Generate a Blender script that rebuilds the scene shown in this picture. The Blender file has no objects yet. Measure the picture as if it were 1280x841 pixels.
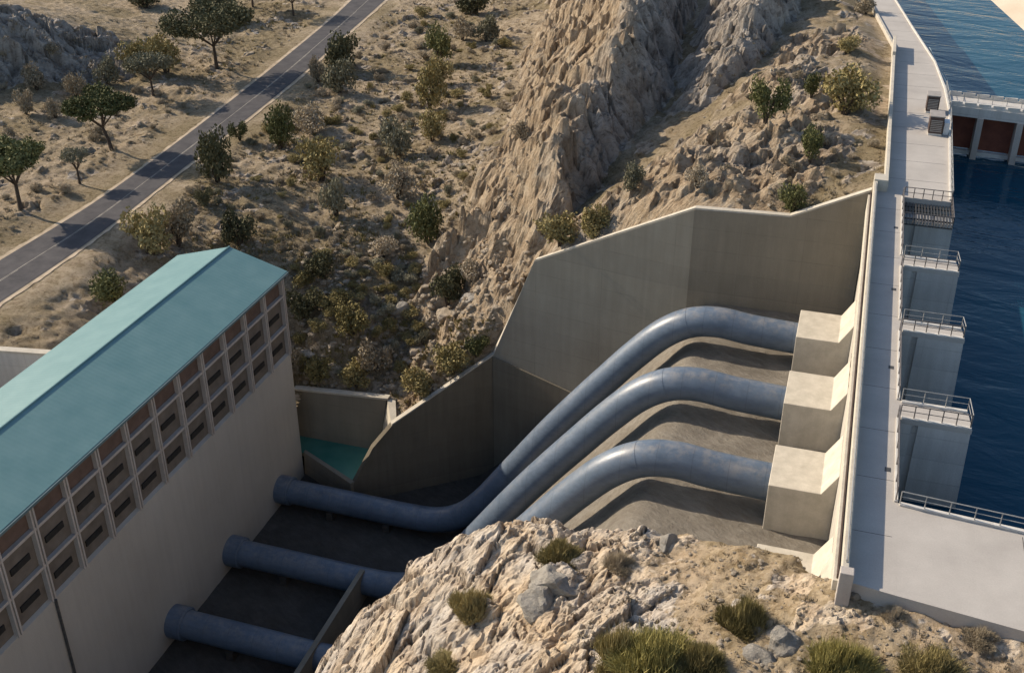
import bpy, bmesh, math, random
import numpy as np
from mathutils import Vector, Matrix

random.seed(7)
rng = np.random.default_rng(11)
sc = bpy.context.scene
C = sc.collection
PI = math.pi

# ------------------------------------------------------------------ camera
F_PX = 1400.0
PITCH = math.atan(790 / 1400)
CH = 45.0
cp, sp = math.cos(PITCH), math.sin(PITCH)
AZ = math.atan2(502, F_PX * cp + 790 * sp)
cam_d = bpy.data.cameras.new('camera')
cam = bpy.data.objects.new('camera', cam_d)
C.objects.link(cam)
cam.location = (0, 0, CH)
cam.rotation_euler = (PI / 2 - PITCH, 0, AZ)
cam_d.sensor_width = 36
cam_d.lens = 36 * F_PX / 1280
cam_d.clip_end = 6000
cam_d.clip_start = 0.5
sc.camera = cam
sc.render.resolution_x = 1024
sc.render.resolution_y = 672

# ------------------------------------------------------------------ light
SUN_EL = math.radians(30)
sunv = Vector((-.983 * math.cos(SUN_EL), .186 * math.cos(SUN_EL), math.sin(SUN_EL)))
w = bpy.data.worlds.new('World')
sc.world = w
w.use_nodes = True
nt = w.node_tree
nt.nodes.clear()
sky = nt.nodes.new('ShaderNodeTexSky')
sky.sky_type = 'NISHITA'
sky.sun_disc = False
sky.sun_elevation = SUN_EL
sky.sun_rotation = math.atan2(sunv.x, sunv.y)
bg = nt.nodes.new('ShaderNodeBackground')
bg.inputs[1].default_value = 0.115
out = nt.nodes.new('ShaderNodeOutputWorld')
nt.links.new(sky.outputs[0], bg.inputs[0])
nt.links.new(bg.outputs[0], out.inputs[0])
sl = bpy.data.lights.new('sun', 'SUN')
sl.energy = 4.3
sl.angle = math.radians(0.6)
sl.color = (1.0, 0.86, 0.68)
so = bpy.data.objects.new('sun', sl)
C.objects.link(so)
so.rotation_euler = sunv.to_track_quat('Z', 'Y').to_euler()
so.location = (-100, 50, 120)
sc.view_settings.view_transform = 'Standard'
sc.view_settings.look = 'None'
sc.view_settings.exposure = 0.5
sc.view_settings.gamma = 1.0

# ------------------------------------------------------------------ rays
# world axes: Y runs along the dam crest, X towards the reservoir
su, cu = math.sin(AZ), math.cos(AZ)
def ray(x, y):
    a = x - 640; b = y - 420.5
    rx, ry, rz = a, F_PX * cp - b * sp, -F_PX * sp - b * cp
    return Vector((rx * cu - ry * su, rx * su + ry * cu, rz)) / F_PX
def un(x, y, z):
    r = ray(x, y); t = (z - CH) / r.z
    return (r.x * t, r.y * t, z)
def onplane(x, y, p0, n):
    r = ray(x, y); o = Vector((0, 0, CH))
    t = (Vector(p0) - o).dot(n) / r.dot(n)
    return o + r * t

# ------------------------------------------------------------------ noise
_perm = rng.permutation(512)
_gr = rng.uniform(0, 2 * PI, 512)
def _h(i, j):
    return _perm[(_perm[i & 511] + j) & 511]
def gnoise(x, y):
    xi = np.floor(x).astype(int); yi = np.floor(y).astype(int)
    xf = x - xi; yf = y - yi
    u = xf * xf * xf * (xf * (xf * 6 - 15) + 10); v = yf * yf * yf * (yf * (yf * 6 - 15) + 10)
    def g(i, j, dx, dy):
        a = _gr[_h(i, j)]
        return np.cos(a) * dx + np.sin(a) * dy
    a = g(xi, yi, xf, yf); b = g(xi + 1, yi, xf - 1, yf)
    c = g(xi, yi + 1, xf, yf - 1); d = g(xi + 1, yi + 1, xf - 1, yf - 1)
    return ((a * (1 - u) + b * u) * (1 - v) + (c * (1 - u) + d * u) * v) * 1.5
def fbm(x, y, oct=4, gain=.5):
    s = 0; a = 1
    for k in range(oct):
        s = s + a * gnoise(x + 17.3 * k, y - 9.1 * k); x = x * 2.03; y = y * 2.03; a *= gain
    return s
def ridged(x, y, oct=4, gain=.5):
    s = 0; a = 1
    for k in range(oct):
        s = s + a * (1 - 2 * np.abs(gnoise(x + 31.7 * k, y + 5.3 * k))); x = x * 2.1; y = y * 2.1; a *= gain
    return s
_jx = rng.random(512); _jy = rng.random(512); _jv = rng.random(512)
def worley(x, y):
    xi = np.floor(x).astype(int); yi = np.floor(y).astype(int)
    d1 = np.full(x.shape, 9.0); d2 = np.full(x.shape, 9.0); cv = np.zeros(x.shape)
    for di in (-1, 0, 1):
        for dj in (-1, 0, 1):
            h = _h(xi + di, yi + dj)
            d = np.hypot(xi + di + _jx[h] - x, yi + dj + _jy[h] - y)
            m = d < d1
            d2 = np.where(m, d1, np.minimum(d2, d)); cv = np.where(m, _jv[h], cv); d1 = np.where(m, d, d1)
    return d1, d2, cv
_fgx = rng.normal(size=512); _fgy = rng.normal(size=512)
def facet(x, y, tilt=.6):
    '''cells that are tilted planes: fractured rock'''
    xi = np.floor(x).astype(int); yi = np.floor(y).astype(int)
    d1 = np.full(x.shape, 9.0); hh = np.zeros(x.shape); d2 = np.full(x.shape, 9.0)
    for di in (-1, 0, 1):
        for dj in (-1, 0, 1):
            h = _h(xi + di, yi + dj)
            ox = x - (xi + di + _jx[h]); oy = y - (yi + dj + _jy[h]); d = np.hypot(ox, oy)
            m = d < d1; d2 = np.where(m, d1, np.minimum(d2, d))
            hh = np.where(m, (_jv[h] - .5) + tilt * (_fgx[h] * ox + _fgy[h] * oy), hh); d1 = np.where(m, d, d1)
    return hh, 1 - smooth(0, .12, d2 - d1)
def smooth(a, b, x):
    t = np.clip((x - a) / (b - a), 0, 1); return t * t * (3 - 2 * t)
class TPS:
    def __init__(s, pts):
        P = np.array(pts, float); s.p = P[:, :2] / 50; n = len(P)
        K = s.k(s.p, s.p) + np.eye(n) * 1e-4
        A = np.zeros((n + 3, n + 3)); A[:n, :n] = K
        A[:n, n] = 1; A[:n, n + 1:] = s.p; A[n, :n] = 1; A[n + 1:, :n] = s.p.T
        s.w = np.linalg.solve(A, np.concatenate([P[:, 2], [0, 0, 0]])); s.n = n
    def k(s, a, b):
        d = np.sqrt(((a[:, None] - b[None]) ** 2).sum(-1)) + 1e-9
        return d * d * np.log(d) * .35 + d * 1.0 * -1
    def __call__(s, x, y):
        sh = x.shape; q = np.stack([x.ravel(), y.ravel()], 1) / 50; o = np.empty(len(q))
        for i in range(0, len(q), 20000):
            z = q[i:i + 20000]
            o[i:i + 20000] = s.k(z, s.p) @ s.w[:s.n] + s.w[s.n] + z @ s.w[s.n + 1:]
        return o.reshape(sh)

# ------------------------------------------------------------------ materials
class N:
    def __init__(s, name):
        s.m = bpy.data.materials.new(name); s.m.use_nodes = True
        s.t = s.m.node_tree; s.b = s.t.nodes['Principled BSDF']
    def n(s, typ, **kw):
        o = s.t.nodes.new(typ)
        for k, v in kw.items(): setattr(o, k, v)
        return o
    def l(s, a, b): s.t.links.new(a, b)
    def coord(s, obj=False, scale=(1, 1, 1), rot=(0, 0, 0)):
        if obj: src = s.n('ShaderNodeTexCoord').outputs['Object']
        else: src = s.n('ShaderNodeNewGeometry').outputs['Position']
        if rot != (0, 0, 0):
            m0 = s.n('ShaderNodeMapping'); m0.inputs['Rotation'].default_value = rot; s.l(src, m0.inputs[0]); src = m0.outputs[0]; rot = (0, 0, 0)
        mp = s.n('ShaderNodeMapping'); mp.inputs['Scale'].default_value = scale; mp.inputs['Rotation'].default_value = rot
        s.l(src, mp.inputs[0]); return mp.outputs[0]
    def noise(s, scale, detail=5, rough=.6, co=None, dist=0):
        o = s.n('ShaderNodeTexNoise'); o.inputs['Scale'].default_value = scale; o.inputs['Detail'].default_value = detail
        o.inputs['Roughness'].default_value = rough; o.inputs['Distortion'].default_value = dist
        s.l(co if co else s.coord(), o.inputs['Vector']); return o.outputs['Fac']
    def ramp(s, fac, stops):
        o = s.n('ShaderNodeValToRGB'); e = o.color_ramp.elements
        while len(e) < len(stops): e.new(.5)
        for q, (p, c) in zip(e, stops):
            q.position = p; q.color = (*c, 1) if len(c) == 3 else c
        s.l(fac, o.inputs[0]); return o.outputs[0]
    def mix(s, f, a, b, mode='MIX'):
        o = s.n('ShaderNodeMix', data_type='RGBA', blend_type=mode)
        for sock, v in ((o.inputs[0], f), (o.inputs[6], a), (o.inputs[7], b)):
            if isinstance(v, (int, float)): sock.default_value = v
            elif isinstance(v, tuple): sock.default_value = (*v, 1)
            else: s.l(v, sock)
        return o.outputs[2]
    def math(s, op, a, b=0.0):
        o = s.n('ShaderNodeMath', operation=op)
        for sock, v in ((o.inputs[0], a), (o.inputs[1], b)):
            if isinstance(v, (int, float)): sock.default_value = v
            else: s.l(v, sock)
        return o.outputs[0]
    def bump(s, h, dist, strength=1.0):
        o = s.n('ShaderNodeBump'); o.inputs['Distance'].default_value = dist; o.inputs['Strength'].default_value = strength
        s.l(h, o.inputs['Height']); s.l(o.outputs[0], s.b.inputs['Normal']); return o
    def fin(s, col, rough=.9, spec=.3, metal=0):
        if isinstance(col, tuple): s.b.inputs['Base Color'].default_value = (*col, 1)
        else: s.l(col, s.b.inputs['Base Color'])
        if isinstance(rough, (int, float)): s.b.inputs['Roughness'].default_value = rough
        else: s.l(rough, s.b.inputs['Roughness'])
        s.b.inputs['Specular IOR Level'].default_value = spec; s.b.inputs['Metallic'].default_value = metal
        return s.m

def concrete(name, a, b, scale=.5, streak=.35, bump=.02, rough=.9, lines=0):
    k = N(name)
    n1 = k.noise(scale, 6, .65)
    col = k.ramp(n1, [(.3, a), (.7, b)])
    st = k.noise(1.3, 4, .6, k.coord(scale=(1, 1, .07)))
    col = k.mix(streak, col, k.ramp(st, [(.35, (.55, .53, .5)), (.65, (1, 1, 1))]), 'MULTIPLY')
    sx = k.n('ShaderNodeSeparateXYZ'); k.l(k.coord(), sx.inputs[0])
    if lines:
        wv = k.noise(.7, 3, .6); zz = k.math('ADD', sx.outputs[2], k.math('ADD', 100.0, k.math('MULTIPLY', wv, .06)))
        ln_ = k.math('LESS_THAN', k.math('MODULO', zz, lines), .09)
        xy = k.math('ADD', k.math('ADD', sx.outputs[0], 300.0), sx.outputs[1])
        lv_ = k.math('LESS_THAN', k.math('MODULO', xy, lines * 2.7), .07)
        m_ = k.math('MULTIPLY', k.math('MAXIMUM', ln_, lv_), k.ramp(k.noise(.3, 4, .6), [(.35, (.02,) * 3), (.75, (.30,) * 3)]))
        col = k.mix(m_, col, (.06, .055, .045))
        band = k.n('ShaderNodeTexWhiteNoise', noise_dimensions='1D'); k.l(k.math('FLOOR', k.math('DIVIDE', zz, lines)), band.inputs['W'])
        col = k.mix(.5, col, k.ramp(band.outputs['Value'], [(0, (.84, .84, .84)), (1, (1.08, 1.07, 1.05))]), 'MULTIPLY')
    fine = k.noise(9, 3, .7)
    col = k.mix(.25, col, k.ramp(fine, [(.3, (.6, .6, .6)), (.7, (1, 1, 1))]), 'MULTIPLY')
    k.bump(fine, bump)
    return k.fin(col, rough, .25)

M = {}
M['conc'] = concrete('dam_concrete', (.40, .37, .32), (.56, .52, .45))
M['deck'] = concrete('deck_concrete', (.40, .37, .335), (.50, .465, .42), .22, .0, .015)
M['wingpale'] = concrete('pale_wing_wall_concrete', (.27, .24, .19), (.36, .33, .265), .07, .22, .03, lines=2.6)  # lighter copy of the wing concrete: light on the turned panel put into colour
M['winglow'] = concrete('shaded_brown_wing_wall_concrete', (.15, .13, .098), (.225, .197, .15), .07, .3, .03, lines=2.6)  # browner concrete, with shade of the lower wall painted in as a darker tone
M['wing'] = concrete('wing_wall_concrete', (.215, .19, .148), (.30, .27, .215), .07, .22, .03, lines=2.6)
M['coping'] = concrete('coping_concrete', (.46, .42, .345), (.6, .55, .46), .8, .2)
M['phwall'] = concrete('powerhouse_render', (.41, .38, .33), (.49, .46, .41), .05, .12, .02)
M['frame'] = concrete('facade_frame', (.42, .37, .33), (.50, .455, .41), .7, .2)
M['kerb'] = concrete('kerb_concrete', (.55, .52, .47), (.7, .67, .61), .8, .2)
M['pier'] = concrete('pier_concrete', (.52, .50, .47), (.66, .64, .60), .15, .3, .03, lines=1.9)

k = N('teal_roof')
n = k.noise(.35, 5, .6)
seam = k.n('ShaderNodeTexWave', wave_type='BANDS', bands_direction='Y'); seam.inputs['Scale'].default_value = .55
k.l(k.coord(), seam.inputs['Vector'])
col = k.ramp(n, [(.3, (.105, .215, .22)), (.7, (.145, .26, .26))])
k.bump(seam.outputs['Fac'], .03, .25)
M['roof'] = k.fin(col, .5, .35)

def plain(name, a, b, scale=2, rough=.8, spec=.3, metal=0, bump=0.01):
    k = N(name); n = k.noise(scale, 4, .6)
    c = k.ramp(n, [(.3, a), (.7, b)])
    if bump: k.bump(n, bump)
    return k.fin(c, rough, spec, metal)
M['panel_top'] = plain('reddish_panel', (.10, .066, .05), (.15, .10, .078), .8)
M['panel'] = plain('brown_louvred_panel', (.12, .10, .082), (.17, .145, .12), .8)
M['slot'] = plain('dark_slot', (.015, .014, .013), (.03, .028, .025))
M['fascia'] = plain('fascia', (.09, .14, .15), (.12, .17, .18))
M['rail'] = plain('dark_rail_steel', (.10, .09, .085), (.17, .15, .14), 3, .5, .5, .3)
M['palerail'] = plain('pale_rail_steel', (.26, .26, .25), (.36, .355, .34), 3, .5, .4, .2)
M['grate'] = plain('grate_steel', (.06, .06, .06), (.12, .115, .11), 3, .6, .4, .4)
M['gate'] = plain('rust_gate', (.14, .045, .03), (.22, .075, .045), .8, .7)
M['gen'] = plain('generator_brown', (.05, .035, .03), (.09, .06, .05), 2, .6)
M['gentop'] = plain('generator_top', (.28, .25, .22), (.36, .33, .3), 2, .6)
M['white'] = plain('white_box', (.62, .62, .62), (.74, .74, .74), 2, .5)
M['mesh'] = plain('guard_mesh', (.30, .38, .40), (.38, .46, .48), 2, .6)

# painted penstock steel: weathered, faint ring joints
k = N('penstock_paint')
n = k.noise(.5, 6, .65)
n2 = k.noise(3, 4, .7, k.coord(scale=(.3, 1, 1)))
col = k.ramp(n, [(.3, (.088, .122, .17)), (.7, (.13, .168, .222))])
col = k.mix(.35, col, k.ramp(n2, [(.4, (.62, .6, .58)), (.62, (1, 1, 1))]), 'MULTIPLY')
sx = k.n('ShaderNodeSeparateXYZ'); k.l(k.coord(), sx.inputs[0])
dust = k.noise(.9, 6, .75, k.coord(scale=(1, 1, .5)))
nrm = k.n('ShaderNodeSeparateXYZ'); k.l(k.n('ShaderNodeNewGeometry').outputs['Normal'], nrm.inputs[0])
dm = k.math('MULTIPLY', k.ramp(dust, [(.45, (0, 0, 0)), (.65, (.5, .5, .5))]), k.ramp(nrm.outputs[2], [(.35, (0, 0, 0)), (.9, (1, 1, 1))]))
col = k.mix(dm, col, (.30, .27, .235))
seam_ = k.math('LESS_THAN', k.math('MODULO', k.math('ADD', sx.outputs[0], 300.0), 3.1), .07)
col = k.mix(k.math('MULTIPLY', seam_, .35), col, (.05, .06, .075))
k.bump(n2, .01)
M['pipe'] = k.fin(col, k.ramp(n2, [(.3, (.33,) * 3), (.7, (.46,) * 3)]), .5, 0.0)

# pit floor
k = N('pit_floor_earth')
n = k.noise(.25, 7, .7, dist=.5)
n2 = k.noise(1.6, 6, .75, k.coord(scale=(.35, 1, 1), rot=(0, 0, .5)))
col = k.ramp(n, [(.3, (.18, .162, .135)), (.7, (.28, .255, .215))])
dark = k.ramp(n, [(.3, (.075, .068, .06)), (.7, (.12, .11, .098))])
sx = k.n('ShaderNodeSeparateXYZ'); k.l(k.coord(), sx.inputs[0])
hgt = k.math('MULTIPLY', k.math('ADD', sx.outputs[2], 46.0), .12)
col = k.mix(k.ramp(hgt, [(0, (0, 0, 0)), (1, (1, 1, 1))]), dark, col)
col = k.mix(.55, col, k.ramp(n2, [(.35, (.55, .5, .45)), (.65, (1, 1, 1))]), 'MULTIPLY')
k.bump(n2, .35)
M['pit'] = k.fin(col, .95, .15)

# asphalt
k = N('asphalt')
n = k.noise(.4, 6, .7)
col = k.ramp(n, [(.3, (.052, .05, .054)), (.7, (.10, .094, .094))])
M['asphalt'] = k.fin(col, .92, .2)
M['paint'] = plain('worn_road_paint', (.14, .13, .115), (.36, .33, .28), .5, .9)
M['verge'] = plain('gravel_verge', (.33, .26, .18), (.54, .44, .32), .6, .95, .2, 0, .05)

# water
def water(name, a, b, wscale, h, rough):
    k = N(name)
    n = k.noise(.05, 4, .6)
    col = k.ramp(n, [(.3, a), (.7, b)])
    w1 = k.noise(wscale, 4, .55, k.coord(scale=(.35, 1, 1), rot=(0, 0, .25)), .8)
    w2 = k.noise(wscale * 3.1, 3, .55, k.coord(scale=(.5, 1, 1), rot=(0, 0, -.3)), .4)
    k.bump(k.math('ADD', w1, k.math('MULTIPLY', w2, .3)), h)
    m = k.fin(col, rough, .22)
    k.b.inputs['IOR'].default_value = 1.33
    return m
M['water'] = water('reservoir_water', (.005, .046, .082), (.010, .064, .10), .2, .28, .07)
M['tail'] = water('tailrace_water', (.01, .11, .09), (.16, .34, .28), .25, .15, .12)

# terrain: attribute 'rock' blends soil -> rock, 'warm' shifts grey rock to ochre
def terrain_mat(name, soil_a, soil_b, bump=.5):
    k = N(name)
    at = k.n('ShaderNodeAttribute', attribute_name='rock').outputs['Fac']
    wa = k.n('ShaderNodeAttribute', attribute_name='warm').outputs['Fac']
    fl = k.n('ShaderNodeAttribute', attribute_name='crack').outputs['Fac']
    n1 = k.noise(.06, 5, .6, dist=.6); n2 = k.noise(.5, 6, .7); n3 = k.noise(2.6, 6, .75)
    soil = k.ramp(n2, [(.28, soil_a), (.72, soil_b)])
    grass = k.ramp(n3, [(.3, (.18, .145, .075)), (.7, (.38, .30, .175))])
    soil = k.mix(k.ramp(n1, [(.42, (0, 0, 0)), (.6, (.8, .8, .8))]), soil, grass)
    gritty = k.ramp(n3, [(.36, (.42, .39, .34)), (.47, (1, 1, 1)), (.62, (1.0, 1.0, 1.0)), (.72, (1.2, 1.19, 1.17))])
    mot = k.noise(.9, 5, .75, dist=.8)
    soil = k.mix(.6, soil, k.ramp(mot, [(.40, (.48, .44, .33)), (.50, (1, 1, 1))]), 'MULTIPLY')
    soil = k.mix(.75, soil, gritty, 'MULTIPLY')
    grey = k.ramp(n2, [(.25, (.34, .305, .27)), (.5, (.56, .51, .45)), (.75, (.72, .67, .60))])
    och = k.ramp(n2, [(.25, (.46, .33, .21)), (.5, (.66, .52, .36)), (.75, (.77, .67, .52))])
    rock = k.mix(wa, grey, och)
    rock = k.mix(.7, rock, k.ramp(n3, [(.3, (.45, .42, .4)), (.5, (1, 1, 1))]), 'MULTIPLY')
    rock = k.mix(.8, rock, k.ramp(fl, [(0, (1, 1, 1)), (.35, (.9, .88, .86)), (1, (.22, .19, .17))]), 'MULTIPLY')
    sn = k.noise(1.0, 6, .72, k.coord(scale=(.4, 1.9, .45), rot=(0, 0, -.303 - .3)), .6)
    rock = k.mix(.65, rock, k.ramp(sn, [(.40, (.38, .35, .33)), (.47, (1, 1, 1)), (.7, (1.0, 1.0, 1.0))]), 'MULTIPLY')
    edge = k.math('ADD', at, k.math('MULTIPLY', k.math('SUBTRACT', n2, .5), 1.4))
    col = k.mix(k.ramp(edge, [(.42, (0, 0, 0)), (.58, (1, 1, 1))]), soil, rock)
    h = k.math('ADD', k.math('ADD', k.math('MULTIPLY', n3, .6), k.noise(7, 5, .8)), k.math('MULTIPLY', k.math('MULTIPLY', sn, at), 2.2))
    k.bump(h, bump)
    return k.fin(col, .95, .15)
M['terr'] = terrain_mat('hillside_ground', (.38, .295, .20), (.62, .51, .37), .5)
M['fore'] = terrain_mat('foreground_rock_ground', (.36, .265, .17), (.56, .45, .32), .15)

def stone_mat(name, a, b, c):
    k = N(name)
    n = k.noise(1.2, 6, .7, k.coord(True)); n2 = k.noise(6, 5, .75, k.coord(True))
    col = k.ramp(n, [(.25, a), (.5, b), (.75, c)])
    col = k.mix(.5, col, k.ramp(n2, [(.3, (.45, .45, .45)), (.55, (1, 1, 1))]), 'MULTIPLY')
    n3 = k.noise(14, 5, .8, k.coord(True))
    k.bump(k.math('ADD', n2, k.math('MULTIPLY', n3, .5)), .35)
    return k.fin(col, .95, .15)
M['stone'] = stone_mat('pale_stone', (.34, .27, .19), (.5, .42, .32), (.64, .57, .47))
M['greystone'] = stone_mat('grey_stone', (.22, .195, .165), (.36, .33, .285), (.50, .465, .41))

def leaf_mat(name, a, b, c, tr=.15):
    k = N(name)
    r = k.n('ShaderNodeObjectInfo').outputs['Random']
    n = k.noise(1.1, 4, .7)
    f = k.math('ADD', k.math('MULTIPLY', n, .8), k.math('MULTIPLY', r, .25))
    col = k.ramp(f, [(.3, a), (.52, b), (.75, c)])
    return k.fin(col, .8, .2)
M['leaf_green'] = leaf_mat('leaf_green', (.06, .066, .024), (.13, .132, .05), (.23, .22, .095))
M['leaf_dark'] = leaf_mat('leaf_dark', (.058, .056, .028), (.11, .105, .052), (.20, .18, .10))
M['leaf_olive'] = leaf_mat('leaf_olive', (.14, .12, .045), (.275, .225, .095), (.41, .335, .16))
M['leaf_dry'] = leaf_mat('leaf_dry', (.19, .155, .10), (.35, .29, .20), (.50, .42, .31))
M['leaf_grey'] = leaf_mat('leaf_grey', (.12, .115, .07), (.225, .21, .14), (.34, .315, .22))
M['leaf_yellow'] = leaf_mat('leaf_yellow', (.16, .15, .05), (.36, .31, .11), (.52, .44, .19))
M['bark'] = plain('bark', (.05, .038, .03), (.10, .078, .06), 3, .9, .2, 0, .05)

# ------------------------------------------------------------------ mesh helpers
def link(name, me, mat=None, parent=None):
    o = bpy.data.objects.new(name, me); C.objects.link(o)
    if mat is not None: me.materials.append(mat)
    if parent is not None:
        o.parent = parent
    return o
def obj(name, bm, mat, parent=None, smoothed=False, bev=0):
    bmesh.ops.recalc_face_normals(bm, faces=bm.faces)
    me = bpy.data.meshes.new(name); bm.to_mesh(me); bm.free()
    if smoothed:
        me.polygons.foreach_set('use_smooth', [True] * len(me.polygons))
    o = link(name, me, mat, parent)
    if bev:
        md = o.modifiers.new('bevel', 'BEVEL'); md.width = bev; md.segments = 2; md.limit_method = 'ANGLE'
    if parent is not None:
        o.matrix_parent_inverse = Matrix.Translation(-Vector(parent.location))
    return o
def empty(name, loc=(0, 0, 0)):
    o = bpy.data.objects.new(name, None); C.objects.link(o); o.location = loc; o.empty_display_size = .5
    return o
def tag(o, label=None, cat=None, group=None, kind=None):
    if label: o['label'] = label
    if cat: o['category'] = cat
    if group: o['group'] = group
    if kind: o['kind'] = kind
    return o
def box(bm, x0, x1, y0, y1, z0, z1):
    v = [bm.verts.new((x, y, z)) for z in (z0, z1) for x, y in ((x0, y0), (x1, y0), (x1, y1), (x0, y1))]
    for f in ((3, 2, 1, 0), (4, 5, 6, 7), (0, 1, 5, 4), (1, 2, 6, 5), (2, 3, 7, 6), (3, 0, 4, 7)):
        bm.faces.new([v[i] for i in f])
def prism(bm, poly, z0, z1):
    b = [bm.verts.new((x, y, z0)) for x, y in poly]; t = [bm.verts.new((x, y, z1)) for x, y in poly]
    n = len(poly)
    bm.faces.new(b[::-1]); bm.faces.new(t)
    for i in range(n): bm.faces.new([b[i], b[(i + 1) % n], t[(i + 1) % n], t[i]])
def prism_xz(bm, poly, y0, y1):
    b = [bm.verts.new((x, y0, z)) for x, z in poly]; t = [bm.verts.new((x, y1, z)) for x, z in poly]
    n = len(poly)
    bm.faces.new(b[::-1]); bm.faces.new(t)
    for i in range(n): bm.faces.new([b[i], b[(i + 1) % n], t[(i + 1) % n], t[i]])
def hexa(bm, q0, q1):
    a = [bm.verts.new(p) for p in q0]; b = [bm.verts.new(p) for p in q1]
    bm.faces.new(a); bm.faces.new(b[::-1])
    for i in range(4): bm.faces.new([a[i], a[(i + 1) % 4], b[(i + 1) % 4], b[i]])
def tube(bm, pts, r, seg=8, caps=True):
    pts = [Vector(p) for p in pts]; n = len(pts); rings = []
    rr = r if isinstance(r, (list, tuple)) else [r] * n
    side = None
    for i, p in enumerate(pts):
        d = (pts[min(i + 1, n - 1)] - pts[max(i - 1, 0)]).normalized()
        if side is None:
            up = Vector((0, 0, 1)) if abs(d.z) < .9 else Vector((0, 1, 0))
            side = d.cross(up).normalized()
        else:
            side = (side - d * side.dot(d)).normalized()
        upv = side.cross(d)
        rings.append([bm.verts.new(p + (side * math.cos(2 * PI * j / seg) + upv * math.sin(2 * PI * j / seg)) * rr[i]) for j in range(seg)])
    for i in range(n - 1):
        for j in range(seg):
            bm.faces.new([rings[i][j], rings[i][(j + 1) % seg], rings[i + 1][(j + 1) % seg], rings[i + 1][j]])
    if caps:
        bm.faces.new(rings[0][::-1]); bm.faces.new(rings[-1])
def railing(pts, parent, post=2.4, h=1.1, r=.038, mat='rail', name='railing', mids=(.55,)):
    bm = bmesh.new()
    for a, b in zip(pts[:-1], pts[1:]):
        a = Vector(a); b = Vector(b); L = (b - a).length; n = max(1, round(L / post))
        for i in range(n + 1):
            p = a.lerp(b, i / n); tube(bm, [p, p + Vector((0, 0, h))], r, 5)
        for q in (h,) + tuple(mids):
            tube(bm, [a + Vector((0, 0, q)), b + Vector((0, 0, q))], r * (1 if q == h else .7), 5)
    return obj(name, bm, M[mat], parent)
def grid_mesh(name, X, Y, Z, keep, mat, attrs):
    ny, nx = X.shape
    idx = np.arange(nx * ny).reshape(ny, nx)
    q = np.stack([idx[:-1, :-1], idx[:-1, 1:], idx[1:, 1:], idx[1:, :-1]], -1)[keep]
    used = np.zeros(nx * ny, bool); used[q.ravel()] = True
    remap = np.cumsum(used) - 1
    V = np.stack([X.ravel(), Y.ravel(), Z.ravel()], 1)[used]; q = remap[q]
    me = bpy.data.meshes.new(name)
    me.vertices.add(len(V)); me.vertices.foreach_set('co', V.ravel())
    me.loops.add(q.size); me.loops.foreach_set('vertex_index', q.ravel().astype(np.int32))
    me.polygons.add(len(q)); me.polygons.foreach_set('loop_start', np.arange(0, q.size, 4, dtype=np.int32))
    me.update(calc_edges=True)
    sm_ = np.ones(len(q), bool)
    if 'rock' in attrs:
        rk = attrs['rock'].ravel()[used]; sm_ = rk[q].mean(1) < .45
    me.polygons.foreach_set('use_smooth', sm_)
    for an, av in attrs.items():
        a = me.attributes.new(an, 'FLOAT', 'POINT'); a.data.foreach_set('value', av.ravel()[used].astype(np.float32))
    return link(name, me, mat)
def inpoly(X, Y, poly):
    c = np.zeros(X.shape, bool); n = len(poly)
    for i in range(n):
        x0, y0 = poly[i]; x1, y1 = poly[(i + 1) % n]
        if y0 == y1: continue
        m = ((y0 > Y) != (y1 > Y)) & (X < (x1 - x0) * (Y - y0) / (y1 - y0) + x0)
        c ^= m
    return c
def catmull(P, n=8):
    P = [Vector(p) for p in P]; o = []
    for i in range(len(P) - 1):
        p0 = P[max(i - 1, 0)]; p1 = P[i]; p2 = P[i + 1]; p3 = P[min(i + 2, len(P) - 1)]
        for j in range(n):
            t = j / n
            o.append(.5 * ((2 * p1) + (p2 - p0) * t + (2 * p0 - 5 * p1 + 4 * p2 - p3) * t * t + (3 * p1 - p0 - 3 * p2 + p3) * t ** 3))
    o.append(P[-1]); return o

# ================================================================== wing wall geometry
Apt = Vector((3.3, 117.0, .1)); Bpt = Vector((-4.7, 117.0, -3.9)); Cpt = Vector((-15.1, 116.8, -4.2))
Efoot = Vector((-30.0, 119.8, -36.0))
n_up = Vector((Efoot.y - Cpt.y, -(Efoot.x - Cpt.x), 0)).normalized()
Dpt = onplane(668, 327, Cpt, n_up); Ept = onplane(617, 445, Cpt, n_up); E2 = onplane(717, 491, Cpt, n_up)
Gft = Vector((-56.6, 109.6, -46.5))
n_lo = Vector((Ept.y - Gft.y, -(Ept.x - Gft.x), 0)).normalized()
Fpt = onplane(490, 532, Ept, n_lo)
def on_lo(x, y): return onplane(x, y, Ept, n_lo)

ROADZ = -22.0
FLOORZ = -49.5
def floorz(X):
    return np.where(X > -13, -15.6, np.where(X > -41.5, -15.6 + (X + 13) * 1.19, FLOORZ))

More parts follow.
